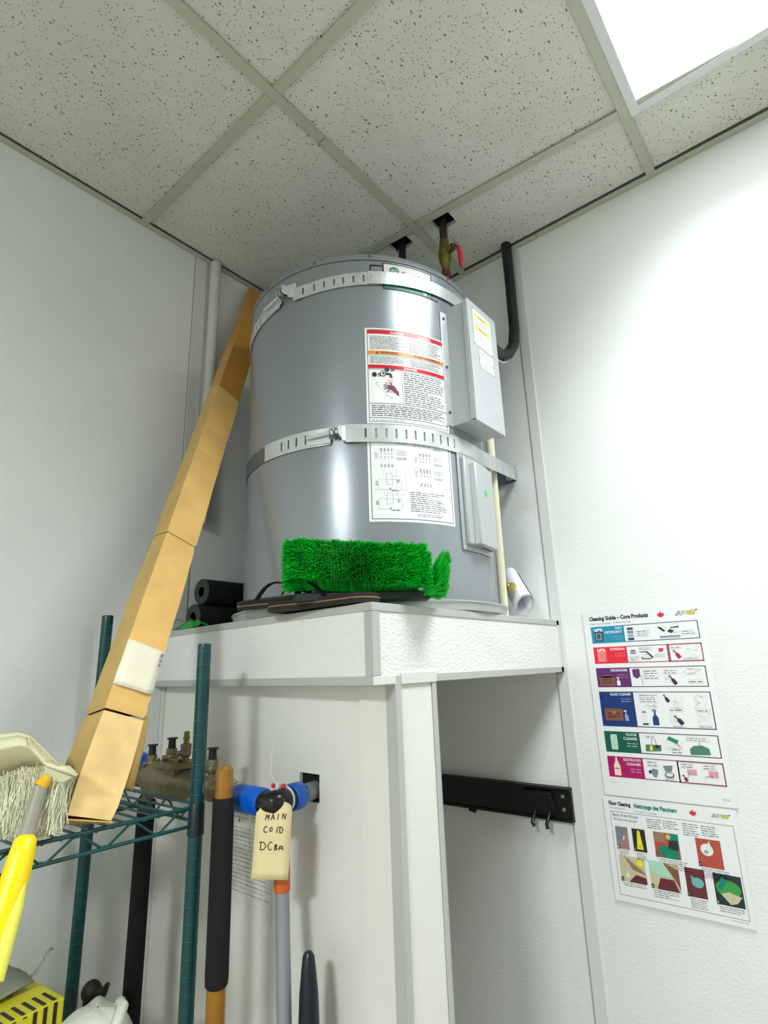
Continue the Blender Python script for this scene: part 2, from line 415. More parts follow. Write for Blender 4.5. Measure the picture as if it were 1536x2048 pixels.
def grid_bar(p, q, wdt=.024, name='grid_bar'):
    p = Vector(p); q = Vector(q); d = (q-p).normalized(); n = V(-d.y, d.x, 0)*wdt/2
    mb = MB()
    mb.hexa([p-n, q-n, q+n, p+n, p-n+V(0, 0, .0015), q-n+V(0, 0, .0015), q+n+V(0, 0, .0015), p+n+V(0, 0, .0015)], 'grid')
    n2 = n*.1
    mb.hexa([p-n2+V(0, 0, .0015), q-n2+V(0, 0, .0015), q+n2+V(0, 0, .0015), p+n2+V(0, 0, .0015), p-n2+V(0, 0, .03), q-n2+V(0, 0, .03), q+n2+V(0, 0, .03), p+n2+V(0, 0, .03)], 'grid')
    return build(mb, name, ceiling, smooth=0)
for x in XL[1:-1]: grid_bar((x, -.021, CEIL), (x, RY+.02, CEIL))
for k in range(1, NR-1):
    for i in range(len(XL)-1):
        if yl(k, 1) <= RY+.03: continue
        a, b = XL[i]+.013, XL[i+1]-.013
        grid_bar((max(a, .021), yl(k, XL[i]), CEIL), (min(b, RX-.02), yl(k, XL[i+1]), CEIL))
# joints in the main runner
for (x, y) in ((.627, -.72), (.627, -1.20), (.627, -1.27)):
    build(MB().box((x-.012, y-.001, CEIL-.0004), (x+.012, y+.001, CEIL+.0005), 'greyink'), 'runner_joint', ceiling, smooth=0)
# wall angle
for a, b in (((0, RY, CEIL-.001), (.0205, 0, CEIL+.0006)), ((0, -.0225, CEIL-.001), (.905, 0, CEIL+.0006)), ((.907, -.0225, CEIL-.001), (RX, 0, CEIL+.0006))):
    build(MB().box(a, b, 'grid'), 'wall_angle', ceiling, smooth=0)

def troffer(i, k, m, label, watts, spread):
    x0, x1 = XL[i]+.012, XL[i+1]-.012; y1, y0 = yl(k, XL[i+1])-.012, yl(k+1, XL[i])+.012
    if k == 0: y1 = -.03
    t = thing('ceiling_light', label, 'ceiling light', ((x0+x1)/2, (y0+y1)/2, CEIL))
    fr = .022
    mb = MB(); z0, z1 = CEIL-.002, CEIL+.05
    for a, b in (((x0, y0), (x1, y0+fr)), ((x0, y1-fr), (x1, y1)), ((x0, y0+fr), (x0+fr, y1-fr)), ((x1-fr, y0+fr), (x1, y1-fr))):
        mb.box((a[0], a[1], z0), (b[0], b[1], z1), 'whitepaint')
    mb.box((x0, y0, z1), (x1, y1, z1+.01), 'whitepaint')
    build(mb, 'frame', t, smooth=0)
    build(MB().box((x0+fr, y0+fr, CEIL+.002), (x1-fr, y1-fr, CEIL+.006), m), 'diffuser', t, smooth=0)
    ld = bpy.data.lights.new('lamp', 'AREA'); ld.shape = 'RECTANGLE'; ld.size = x1-x0-2*fr; ld.size_y = y1-y0-2*fr
    ld.energy = watts; ld.spread = radians(spread); ld.color = (.93, .985, 1.0)
    lo = bpy.data.objects.new('lamp', ld); COL.objects.link(lo); lo.parent = t; lo.location = (0, 0, .0015)
troffer(2, 1, 'lens', 'bright square ceiling light panel in the grid near the right wall', LAMP_NEAR, 125)
troffer(6, 0, 'lensfar', 'ceiling light panel farther along the right wall, beyond the frame', LAMP_SIDE, 140)
troffer(2, 6, 'lensfar', 'ceiling light panel over the rear of the room behind the viewer', LAMP_REAR, 165)

# ================================================================== PLATFORM (built-in stand)
FX = .826
def fy(x): return -.735-.065*x/FX            # left-hand fascia is a little out of square
def py_(x): return -.705-.030*x/FX           # recessed side panel
st = thing('tank_stand', 'white panelled corner stand with grey edge trim carrying the grey tank', 'stand', (.42, -.38, 0))
ZT, ZB = 1.509, 1.373
def slab(z0, z1, m, x0=.001, inset=0):
    return MB().hexa([(x0, fy(x0)+inset, z0), (FX-inset, fy(FX)+inset, z0), (FX-inset, -.004, z0), (x0, -.004, z0), (x0, fy(x0)+inset, z1), (FX-inset, fy(FX)+inset, z1), (FX-inset, -.004, z1), (x0, -.004, z1)], m)
build(slab(ZT-.012, ZT, 'whitepaint', inset=.001), 'top_board', st, smooth=0)
build(slab(ZB, ZB+.012, 'panel', inset=.014), 'underside_board', st, smooth=0)
build(MB().hexa([(.001, fy(0), ZB), (FX, fy(FX), ZB), (FX, fy(FX)+.013, ZB), (.001, fy(0)+.013, ZB), (.001, fy(0), ZT-.012), (FX, fy(FX), ZT-.012), (FX, fy(FX)+.013, ZT-.012), (.001, fy(0)+.013, ZT-.012)], 'fascia'), 'fascia_board', st, smooth=0)
build(MB().box((FX-.013, fy(FX)+.013, ZB), (FX, -.004, ZT-.012), 'fascia'), 'fascia_board', st, smooth=0)
# side panel (left) and column
SPT = ZB
hole = (.562, .620, 1.156, 1.206)
def ppan(x0, x1, z0, z1, mb):
    mb.hexa([(x0, py_(x0), z0), (x1, py_(x1), z0), (x1, py_(x1)+.008, z0), (x0, py_(x0)+.008, z0), (x0, py_(x0), z1), (x1, py_(x1), z1), (x1, py_(x1)+.008, z1), (x0, py_(x0)+.008, z1)], 'panel')
mb = MB()
ppan(.001, hole[0], 0, SPT, mb); ppan(hole[1], .80, 0, SPT, mb); ppan(hole[0], hole[1], 0, hole[2], mb); ppan(hole[0], hole[1], hole[3], SPT, mb)
build(mb, 'side_panel', st, smooth=0)
build(MB().box((hole[0]-.02, -.715, hole[2]-.02), (hole[1]+.02, -.60, hole[3]+.02), 'void'), 'hole_shade', st, smooth=0)  # near-black block added behind the hole to imitate its unlit depth
build(MB().box((.0015, -.712, 0), (.012, -.700, SPT), 'trimwhite'), 'corner_bead', st, smooth=0)
build(MB().box((.74, -.741, 0), (FX-.001, -.622, ZB), 'panel'), 'column', st, smooth=0)
# trims
TR = 'trim'
def edge(pts, m=TR, nm='edge_trim'):
    return build(MB().hexa(pts, m), nm, st, smooth=0, bevel=.0012)
e = .0022
def left_strip(z0, z1, x0=.001, x1=FX, m=TR):
    edge([(x0, fy(x0)-e, z0), (x1+e, fy(x1)-e, z0), (x1+e, fy(x1)+.0005, z0), (x0, fy(x0)+.0005, z0), (x0, fy(x0)-e, z1), (x1+e, fy(x1)-e, z1), (x1+e, fy(x1)+.0005, z1), (x0, fy(x0)+.0005, z1)], m)
def right_strip(z0, z1, y0, y1, m=TR, ee=e):
    edge([(FX-.0005, y0, z0), (FX+ee, y0, z0), (FX+ee, y1, z0), (FX-.0005, y1, z0), (FX-.0005, y0, z1), (FX+ee, y0, z1), (FX+ee, y1, z1), (FX-.0005, y1, z1)], m)
left_strip(ZT-.0135, ZT+.0015); right_strip(ZT-.0135, ZT+.0015, fy(FX), -.0045)
left_strip(ZB-.002, ZB+.013)
edge([(FX-.018, fy(FX-.018)-e*.9, ZB+.013), (FX, fy(FX)-e*.9, ZB+.013), (FX, fy(FX), ZB+.013), (FX-.018, fy(FX), ZB+.013), (FX-.018, fy(FX-.018)-e*.9, ZT-.014), (FX, fy(FX)-e*.9, ZT-.014), (FX, fy(FX), ZT-.014), (FX-.018, fy(FX), ZT-.014)])
right_strip(ZB+.013, ZT-.014, fy(FX)-e*.9, fy(FX)+.018)
right_strip(ZB-.002, ZB+.013, fy(FX)-e, -.742, 'trimwhite')
right_strip(ZB-.003, ZB+.017, -.728, -.619, 'trimwhite', .004)
right_strip(ZB-.002, ZB+.013, -.6185, -.0045)
right_strip(0, ZB+.013, -.744, -.728)
edge([(FX-.022, -.7435, 0), (FX+e, -.7435, 0), (FX+e, -.741, 0), (FX-.022, -.741, 0), (FX-.022, -.7435, ZB), (FX+e, -.7435, ZB), (FX+e, -.741, ZB), (FX-.022, -.741, ZB)])
right_strip(0, ZB, -.633, -.619)
edge([(FX-.03, -.622, 0), (FX+e, -.622, 0), (FX+e, -.6185, 0), (FX-.03, -.6185, 0), (FX-.03, -.622, ZB), (FX+e, -.622, ZB), (FX+e, -.6185, ZB), (FX-.03, -.6185, ZB)])
right_strip(ZB-.002, ZT+.001, -.020, -.0045, 'trimwhite')
build(MB().box((FX-.012, -.0275, ZB-.004), (FX+.003, -.0245, ZB+.0), 'black'), 'dark_clip', st, smooth=0)

# ================================================================== WATER HEATER
TC = V(.48225, -.40491, 0); TRr = .33; TB = 1.5205; TTOP = 2.395
wh = thing('water_heater', 'large grey enamelled cylindrical water heater on the white corner stand', 'water heater', (TC.x, TC.y, TB))
def cyl(a, r, z): a = radians(a); return V(TC.x+r*cos(a), TC.y+r*sin(a), z)
mb = MB()
mb.lathe([(TRr-.004, TB), (TRr, TB+.004), (TRr, 2.3735), (TRr-.0025, 2.3745)], (TC.x, TC.y, 0), (0, 0, 1), 'tank', 144)
build(mb, 'tank_body', wh)
mb = MB()
mb.lathe([(TRr-.003, 2.3755), (TRr+.0012, 2.3765), (TRr+.0012, 2.390), (TRr-.002, 2.3945), (TRr-.008, 2.396), (TRr-.012, 2.392), (TRr-.02, 2.386), (.06, 2.386)], (TC.x, TC.y, 0), (0, 0, 1), 'tank', 144)
build(mb, 'top_cap', wh)
def screw(p, n, parent, r=.004, m='galvdark'):
    build(MB().lathe([(r*1.3, 0), (r*1.2, .0012), (r*.8, .0016), (r*.75, .0035), (r*.3, .004)], p, n, m, 12), 'screw', parent)
for a, z in ((-45.5, 2.387), (-98, 2.384), (-6, 2.384), (-70, 2.384)): screw(cyl(a, TRr+.001, z), (cos(radians(a)), sin(radians(a)), 0), wh, .003)
def cylblock(mb, a0, a1, r0, r1, z0, z1, m, n=12):
    A = [a0+(a1-a0)*i/n for i in range(n+1)]
    vs = []
    for a in A: vs += [cyl(a, r0, z0), cyl(a, r1, z0), cyl(a, r1, z1), cyl(a, r0, z1)]
    fs = [(0, 1, 2, 3), tuple(n*4+i for i in (3, 2, 1, 0))]
    for i in range(n):
        b = i*4
        for j in range(4): fs.append((b+j, b+(j+1) % 4, b+4+(j+1) % 4, b+4+j))
    return mb.add(vs, fs, m)
# --- printed labels on the tank
def cyl_fn(a_center, zc, r0=TRr):
    def fn(u, v, lay): return cyl(a_center+math.degrees(u/r0), r0+.0006+.00025*lay, zc+v)
    return fn
LBL_A = (-48.6, -12.0); LW = radians(LBL_A[1]-LBL_A[0])*TRr
def cfn(a0, z0): 
    return lambda u, v, lay: cyl(a0+math.degrees(u/TRr), TRr+.0005+.00022*lay, z0+v)
# warning label (u: 0..LW, v: 0..H)
H = 2.183-1.935; Wd = Decal(cfn(LBL_A[0], 1.935), .012)
Wd.rect(0, 0, LW, H, 'white', 0)
Wd.frame(.005, .004, LW-.004, H-.004, .0011, 'black', 1)
iu0, iu1 = .0065, LW-.0055
def band(v0, v1, m): Wd.rect(iu0, v0, iu1, v1, m, 1)
band(H-.0155, H-.0055, 'redink'); band(H-.070, H-.061, 'orangeink'); band(H-.1075, H-.098, 'redink')
for v in (H-.0725, H-.110): Wd.rect(iu0, v, iu1, v+.0009, 'black', 2)
Wd.rect(iu0, .050, iu1, .0511, 'black', 2); Wd.rect(iu0, .014, iu1, .0151, 'black', 2)
Wd.text('DANGER', .062, H-.0142, 'white', h=.0062, bold=.02); Wd.text('DANGER', .134, H-.0142, 'white', h=.0062, bold=.02)
Wd.text('WARNING', .036, H-.0688, 'maroon', h=.0066, bold=.03); Wd.text('AVERTISSEMENT', .118, H-.0688, 'maroon', w=.078, h=.0066, bold=.03)
Wd.poly([(.024, H-.0688), (.032, H-.0688), (.028, H-.0622)], 'black', 2); Wd.rect(.0275, H-.068, .0285, H-.0645, 'orangeink', 3)
Wd.text('DANGER', .092, H-.1062, 'white', h=.0066, bold=.03)
for u0, u1 in ((.011, .098), (.108, LW-.010)):
    Wd.lines(u0, H-.057, u1, H-.020, 10, 'greyink'); Wd.lines(u0, H-.095, u1, H-.075, 6, 'greyink')
Wd.rect(.086, .051, .0868, H-.110, 'greyink', 2)
Wd.lines(.090, .053, LW-.009, H-.112, 15, 'greyink', fill=.5, ragged=.5); Wd.lines(.011, .018, LW-.010, .047, 6, 'greyink', fill=.6)
Wd.lines(.012, .006, .09, .012, 1, 'lightink')
# tap and scald pictogram
for (u, v) in ((.020, .124), (.050, .138)):
    Wd.disc(u, v, .0058, .0062, 'black', 2)
    for k in range(3): Wd.line((u+.009+k*.0025, v-.005), (u+.0095+k*.0025, v+.005), .0013, 'black', 2)
    Wd.poly([(u+.0155, v-.004), (u+.0185, v), (u+.0155, v+.004), (u+.0135, v)], 'black', 2)
Wd.disc(.040, .127, .0072, .0078, 'black', 2); Wd.disc(.040, .127, .0052, .0056, 'white', 3); Wd.disc(.041, .1275, .003, .003, 'black', 4)
Wd.rect(.043, .1235, .058, .1295, 'black', 3); Wd.poly([(.053, .1295), (.061, .127), (.063, .117), (.057, .117), (.055, .1235)], 'black', 3)
Wd.line((.022, .103), (.078, .117), .0006, 'greyink', 2); Wd.line((.022, .103), (.05, .070), .0006, 'greyink', 2); Wd.line((.05, .07), (.066, .062), .0006, 'greyink', 2)
Wd.text('HOT', .052, .108, 'redink', h=.0045); Wd.text('BURN', .046, .101, 'redink', h=.0045); Wd.text('CHAUD', .046, .0785, 'redink', h=.0045)
Wd.poly([(.050, .094), (.057, .099), (.066, .096), (.077, .080), (.0765, .070), (.068, .078), (.058, .086), (.052, .087)], 'maroon', 3)
for (a, b) in (((.055, .097), (.041, .098)), ((.053, .094), (.040, .092)), ((.053, .091), (.042, .086)), ((.057, .089), (.049, .081)), ((.06, .098), (.058, .105))):
    Wd.line(a, b, .0022, 'maroon', 3)
build(Wd.mb, 'warning_label', wh, smooth=0, label='white warning label with red and orange bands')
# wiring diagram label
H2 = 1.925-1.704; D2 = Decal(cfn(LBL_A[0]-.2, 1.704), .012)
D2.rect(0, 0, LW, H2, 'white', 0); D2.frame(.006, .006, LW-.005, H2+.004, .0013, 'black', 1)
def terminal(u, v, rows=2, cols=4):
    D2.frame(u-.004, v-.003, u+.030, v+.014, .0004, 'lightink', 1)
    for r in range(rows):
        for c in range(cols): D2.disc(u+.001+c*.008, v+.002+r*.0075, .0013, .0013, 'greyink', 2, 8)
    for c in range(cols):
        D2.line((u+.001+c*.008, v-.003), (u+.001+c*.008, v-.017), .0003, 'lightink', 1); D2.lines(u-.001+c*.008, v-.023, u+.003+c*.008, v-.015, 3, 'greyink', 2)
    D2.lines(u-.014, v-.002, u-.007, v+.014, 4, 'lightink'); D2.lines(u+.036, v+.006, u+.062, v+.018, 4, 'lightink'); D2.lines(u+.036, v-.004, u+.060, v+.002, 2, 'greyink')
terminal(.030, .186); terminal(.122, .180); terminal(.030, .148); terminal(.122, .142); terminal(.122, .108)
for (u0, v0, u1, v1) in ((.012, .168, .092, .1685), (.108, .161, .196, .1615), (.108, .126, .196, .1265)): D2.rect(u0, v0, u1, v1, 'lightink', 1)
for (u, v) in ((.040, .085), (.040, .040)):
    D2.frame(u, v, u+.014, v+.026, .0005, 'greyink', 1); D2.frame(u-.018, v-.012, u+.034, v+.012, .0004, 'greyink', 1)
    D2.frame(u-.006, v+.020, u+.024, v+.034, .0004, 'lightink', 1); D2.lines(u+.024, v+.004, u+.030, v+.012, 3, 'greyink'); D2.lines(u-.024, v-.002, u-.018, v+.008, 3, 'greyink')
    D2.line((u+.006, v-.012), (u+.010, v-.008), .0016, 'black', 2); D2.lines(u+.010, v-.016, u+.030, v-.012, 1, 'greyink')
D2.frame(.062, .062, .085, .118, .0004, 'lightink', 1); D2.rect(.012, .073, .09, .0735, 'lightink', 1)
D2.lines(.094, .024, .192, .072, 10, 'greyink', fill=.4, ragged=.9); D2.lines(.11, .014, .18, .022, 2, 'greyink', fill=.4)
build(D2.mb, 'wiring_diagram_label', wh, smooth=0, label='white label printed with wiring diagrams')
# brand plate under the upper strap
D3 = Decal(cfn(-45.7, 2.294), .012)
g_ = lambda deg: radians(deg+45.7)*TRr
m0, m1 = g_(-40.2), g_(-16.5)
D3.rect(.0, .064, m0, .068, 'black', 1); D3.rect(.0, .052, .0035, .068, 'black', 1)
D3.rect(m0, .0, m1, .076, 'black', 1); D3.rect(m0+.0035, .0030, m1-.0035, .0728, 'white', 2)
D3.rect(m0+.0035, .0022, m1-.0035, .016, 'greenink', 3); D3.poly([(m0+.02, .006), (m0+.07, .003), (m0+.04, .011)], 'forest', 4)
D3.poly([(m1-.028, .008), (m1-.022, .0035), (m1-.018, .012), (m1-.0235, .0095), (m1-.030, .014)], 'white', 4)
D3.rect(m1, .0, g_(-13.5), .004, 'black', 1)
D3.disc(m0+.030, .0560, .0128, .0108, 'greenink', 3, 28); D3.text('AO', m0+.021, .0505, 'white', w=.0175, h=.0098, lay=4, bold=.01)
D3.text('Smith', m0+.050, .0400, 'black', h=.0175, lay=4)
build(D3.mb, 'brand_plate', wh, smooth=0, label='white plate with green roundel partly behind the strap')
# --- junction box
BN = V(1, 0, 0); BT = V(0, 1, 0); BF = V(.8735, -.459, 0); BW = .136
def bp(u, d, z): p = BF+BT*u+BN*d; return V(p.x, p.y, z)
jz0, jz1 = 1.957, 2.282
mb = MB()
mb.hexa([bp(0, -.070, jz0), bp(BW, -.070, jz0), bp(BW, 0, jz0), bp(0, 0, jz0), bp(0, -.070, jz1), bp(BW, -.070, jz1), bp(BW, 0, jz1), bp(0, 0, jz1)], 'tankside')
jb = build(mb, 'junction_box', wh, smooth=0, bevel=.0015)
mb = MB()
c0, c1 = -.004, BW+.003
mb.hexa([bp(c0, 0, jz0-.004), bp(c1, 0, jz0-.004), bp(c1, .003, jz0-.004), bp(c0, .003, jz0-.004), bp(c0, 0, jz1+.003), bp(c1, 0, jz1+.003), bp(c1, .003, jz1+.003), bp(c0, .003, jz1+.003)], 'tankside')
mb.hexa([bp(c0-.001, -.011, jz0), bp(c0+.001, -.011, jz0), bp(c0+.001, 0, jz0), bp(c0-.001, 0, jz0), bp(c0-.001, -.011, jz1), bp(c0+.001, -.011, jz1), bp(c0+.001, 0, jz1), bp(c0-.001, 0, jz1)], 'tankside')
mb.hexa([bp(c0, -.02, jz0-.005), bp(c1, -.02, jz0-.005), bp(c1, .002, jz0-.005), bp(c0, .002, jz0-.005), bp(c0, -.02, jz0-.003), bp(c1, -.02, jz0-.003), bp(c1, .002, jz0-.003), bp(c0, .002, jz0-.003)], 'tankside')
build(mb, 'box_cover', jb, smooth=0, bevel=.0012)
for p, n in ((bp(.03, -.02, jz0-.0005), V(0, 0, -1)), (bp(BW+.0005, -.03, 2.17), BT), (bp(BW+.004, -.004, 2.10), BT)):
    screw(p, n, jb, .004, 'galv')
mb = MB(); cylblock(mb, -13.2, -9.3, TRr, TRr+.0035, 1.955, 2.268, 'galv', 4); build(mb, 'box_flange', jb, smooth=30, bevel=.0008)
for z in (2.250, 2.113, 1.990): screw(cyl(-11.4, TRr+.0035, z), cyl(-11.4, 1, 0)-cyl(-11.4, 0, 0), jb, .0035)
fnb = lambda u, v, lay: bp(u, .0034+.0002*lay, v)
Db = Decal(fnb)
u0_, u1_ = .018, .108
Db.rect(u0_, 2.165, u1_, 2.266, 'offwhite', 0); Db.frame(u0_, 2.165, u1_, 2.266, .003, 'white', 1)
for v in (2.247, 2.212): Db.rect(u0_+.006, v, u1_-.006, v+.010, 'yellowink', 1); Db.lines(u0_+.026, v+.002, u1_-.026, v+.008, 1, 'greyink', 2)
Db.lines(u0_+.007, 2.226, u1_-.007, 2.244, 4, 'lightink'); Db.lines(u0_+.007, 2.170, u1_-.007, 2.208, 6, 'lightink', fill=.3)
for v in (2.133, 2.107): Db.rect(.036, v, .106, v+.024, 'offwhite', 0); Db.frame(.036, v, .106, v+.024, .0025, 'white', 1); Db.lines(.041, v+.004, .101, v+.020, 4, 'lightink')
build(Db.mb, 'cover_sticker', jb, smooth=0, label='white sticker with two yellow bars')
# --- lower access cover
mb = MB()
cylblock(mb, -9.0, 17, TRr, TRr+.005, 1.652, 1.893, 'tankside', 14)
ac = build(mb, 'access_cover', wh, smooth=30, bevel=.0025)
mb = MB(); cylblock(mb, -7.4, 14, TRr+.004, TRr+.016, 1.664, 1.880, 'tankside', 14); build(mb, 'raised_step', ac, smooth=30, bevel=.004)
def fpt(a, z, lift): 
    q = cyl(-3.4, TRr+.031, z).lerp(cyl(13.5, TRr+.027, z), a); return q+V(lift, 0, 0)
q0, q1, q2, q3 = cyl(-4.2, TRr+.014, 0), cyl(-3.4, TRr+.031, 0), cyl(13.5, TRr+.027, 0), cyl(13.8, TRr+.002, 0)
lo_ = [V(q.x, q.y, 1.664) for q in (q0, q1, q2, q3)]; hi_ = [V(q.x, q.y, 1.868) for q in (q0, q1, q2, q3)]
build(MB().hexa(lo_+hi_, 'tankside'), 'raised_panel', ac, smooth=30, bevel=.004)
Dg = Decal(lambda u, v, lay: fpt(.52+u/.10, 1.800+v, .0008)); Dg.disc(0, 0, .0085, .0085, 'dotgreen')
build(Dg.mb, 'round_sticker', ac, smooth=0, label='small round neon green sticker')
screw(cyl(4.5, TRr+.006, 1.888), cyl(4.5, 1, 0)-cyl(4.5, 0, 0), ac, .0035, 'galv')
# drain valve (brass) beyond the cream pipe
mb = MB(); mb.lathe([(.008, -.02), (.008, .004), (.0105, .005), (.0105, .008), (.0095, .009), (.0105, .010), (.0095, .012), (.0105, .013), (.0095, .015), (.0105, .016), (.0105, .020), (.007, .0205)], (.751, -.140, 1.600), (1, -.1, .0), 'brightbrass', 24)
build(mb, 'drain_valve', wh)

# --- drain pan
mb = MB()
PR = .3525
mb.lathe([(.001, 1.5105), (PR-.006, 1.5105), (PR, 1.514), (PR+.001, 1.5285), (PR+.0045, 1.531), (PR+.0045, 1.534), (PR, 1.5355), (PR-.0035, 1.533), (PR-.003, 1.516), (PR-.008, 1.513), (.001, 1.513)], (TC.x, TC.y, 0), (0, 0, 1), 'pan', 128)
pan = build(mb, 'drain_pan', origin=(TC.x, TC.y, 1.5105))
tag(pan, 'round galvanised drain pan with rolled rim under the grey tank', 'drain pan')
for x in range(3):
    pass
mb = MB(); mb.lathe([(TRr-.01, 1.513), (TRr-.01, 1.5215)], (TC.x, TC.y, 0), (0, 0, 1), 'galvdark', 64); build(mb, 'base_ring', wh)

# --- straps
def slotted(mb, a0, a1, r, z0, z1, slots, m, step=1.2, sw=.75, dz=lambda a: 0):
    A = [a0]
    for s_ in sorted(slots): 
        if a0 < s_ < a1: A += [s_-sw/2, s_+sw/2]
    A.append(a1); A = sorted(A); out = []
    for i in range(len(A)-1):
        mid = (A[i]+A[i+1])/2; isl = any(abs(mid-s_) < sw/2 for s_ in slots)
        n = max(1, int((A[i+1]-A[i])/step))
        for j in range(n):
            p, q = A[i]+(A[i+1]-A[i])*j/n, A[i]+(A[i+1]-A[i])*(j+1)/n
            h = z1-z0; lv = (z0, z0+h*.24, z0+h*.76, z1)
            for b in range(3):
                if isl and b == 1: continue
                mb.add([cyl(p, r(p), lv[b]+dz(p)), cyl(q, r(q), lv[b]+dz(q)), cyl(q, r(q), lv[b+1]+dz(q)), cyl(p, r(p), lv[b+1]+dz(p))], [(0, 1, 2, 3)], m)
def buckle(t, a, z, L, drop):
    """bolt-and-lug tension buckle standing off the strap; a is the angle of its nut, the bolt runs back towards the left"""
    n = cyl(a, 1, 0)-cyl(a, 0, 0); s = V(-n.y, n.x, 0); c = cyl(a, TRr+.016, z)
    end = cyl(a-math.degrees(L/TRr), TRr+.012, z+drop)
    mb = MB(); mb.tube([end, c+(c-end).normalized()*.012], .0033, 'galv', 10); build(mb, 'tension_bolt', t)
    d = (c-end).normalized(); up_ = V(0, 0, 1)-d*d.z; up_.normalize(); nn = d.cross(up_)
    if nn.dot(n) < 0: nn = -nn
    for o0, o1, r_, k in ((-.010, -.003, .0090, 6), (-.0015, .0005, .0115, 20), (.001, .008, .0090, 6)):
        build(MB().tube([c+d*o0, c+d*o1], r_, 'chrome', k), 'nut', t, bevel=.0008)
    lug = MB(); lug.prism([(-.012, -.022), (.012, -.022), (.014, .004), (.008, .013), (-.008, .013), (-.014, .004)], c+d*.010, up_, nn, d*.0025, 'galv'); build(lug, 'bolt_lug', t, smooth=0, bevel=.001)
    lug = MB(); lug.prism([(-.012, -.020), (.012, -.020), (.013, .002), (.007, .011), (-.007, .011), (-.013, .002)], c-d*.016, up_, nn, d*.0025, 'galv'); build(lug, 'bolt_lug', t, smooth=0, bevel=.001)
    lug = MB(); q0 = c+d*.012-nn*.004; q1 = cyl(a+5.5, TRr+.004, z-drop*.12)
    lug.hexa([q0-up_*.020, q1-V(0, 0, .021), q1-V(0, 0, .021)-n*.0015, q0-up_*.020-n*.0015, q0+up_*.016, q1+V(0, 0, .021), q1+V(0, 0, .021)-n*.0015, q0+up_*.016-n*.0015], 'galv'); build(lug, 'lug_plate', t, smooth=0, bevel=.0008)
    lug = MB(); q1 = c-d*.016-nn*.006; q0 = end-nn*.006-up_*.003
    lug.hexa([q0-up_*.012, q1-up_*.020, q1-up_*.020-nn*.0015, q0-up_*.012-nn*.0015, q0+up_*.010, q1+up_*.014, q1+up_*.014-nn*.0015, q0+up_*.010-nn*.0015], 'galv'); build(lug, 'lug_plate', t, smooth=0, bevel=.0008)
# upper strap
us = thing('tank_strap', 'upper slotted galvanised strap around the grey tank, just below its top', 'strap', (TC.x, TC.y, 2.303))
udz = lambda a: .00035*(a+44) if a > -95 else -.018-.0006*(-95-a)
mb = MB()
slotted(mb, -80, -42.5, lambda a: TRr+.0028+.005*max(0, 1-abs(a+81)/8), 2.3035, 2.339, [-75.3, -70, -65.4, -61, -57, -52.7, -48.4, -44.2], 'galv', dz=udz)
build(mb, 'slotted_band', us, smooth=0, solid=.0018, weld=True)
mb = MB(); slotted(mb, -130, -88, lambda a: TRr+.0028+.004*max(0, 1-abs(a+87)/8), 2.3035+.004, 2.338+.004, [-92, -97, -104.5, -109, -113.5, -118], 'galv', dz=udz)
build(mb, 'slotted_band', us, smooth=0, solid=.0018, weld=True)
mb = MB(); slotted(mb, -46.5, 70, lambda a: TRr+.005, 2.3035, 2.339, [-45.4], 'galv', 2, dz=lambda a: .00018*(a+46)); build(mb, 'plain_band', us, smooth=0, solid=.0014, weld=True)
mb = MB(); slotted(mb, -230, -130, lambda a: TRr+.0022, 2.266, 2.300, [], 'galv', 3); build(mb, 'plain_band', us, smooth=0, solid=.0014, weld=True)
buckle(us, -84.5, 2.321, .080, -.010)
# lower strap
ls_ = thing('tank_strap', 'lower slotted galvanised strap around the middle of the grey tank', 'strap', (TC.x, TC.y, 1.888))
mb = MB()
slotted(mb, -97, -63, lambda a: TRr+.0030+.004*max(0, 1-abs(a+59)/6), 1.888, 1.930, [-86, -82.2, -78.2, -73.9], 'galv'); build(mb, 'slotted_band', ls_, smooth=0, solid=.0012, weld=True)
mb = MB()
slotted(mb, -57, -7.3, lambda a: TRr+.0042+.005*max(0, 1-abs(a+57)/7), 1.8885, 1.9315, [-49.3, -45.2, -41.2, -37.2, -33.2, -29.3, -25.4, -21.5, -17.6, -13.8, -10.2], 'galv'); build(mb, 'slotted_band', ls_, smooth=0, solid=.0012, weld=True)
mb = MB(); slotted(mb, -12, 2, lambda a: TRr+.0022, 1.889, 1.931, [], 'galv', 2.5)
Pt = cyl(10.8, TRr+.0022, 0); Q = V(.747, -.0125, 0)
slotted(mb, 2, 10.8, lambda a: TRr+.0022, 1.889, 1.931, [], 'galv', 2.5, dz=lambda a: .0018*(a-2)/8.8)
def sp(k): p = Pt.lerp(Q, k); return [V(p.x, p.y, 1.889+.0018+(.050)*k), V(p.x, p.y, 1.931+.0018+(.0485)*k)]
mb.grid([sp(k/6) for k in range(7)], 'galv')
build(mb, 'plain_band', ls_, smooth=0, solid=.0014, weld=True)
mb = MB(); slotted(mb, -190, -97, lambda a: TRr+.0015, 1.888, 1.928, [], 'galvdark', 3); build(mb, 'plain_band', ls_, smooth=0, solid=.0014, weld=True)  # darker steel paints the shadow on this end of the strap
mb = MB(); mb.box((.650, -.0105, 1.938), (.7465, -.0075, 1.985), 'galvdark'); mb.box((.690, -.008, 1.95), (.71, -.001, 1.97), 'galvdark')  # bracket plate: its shadow is put into the darker steel colour
wb = build(mb, 'wall_bracket', ls_, smooth=0, bevel=.0008)
mb = MB(); mb.lathe([(.013, 0), (.013, .0015), (.008, .0018), (.0075, .006), (.003, .0065)], (.727, -.0106, 1.957), (0, -1, 0), 'galv', 20); build(mb, 'lag_bolt', wb)
buckle(ls_, -60.5, 1.911, .070, -.003)

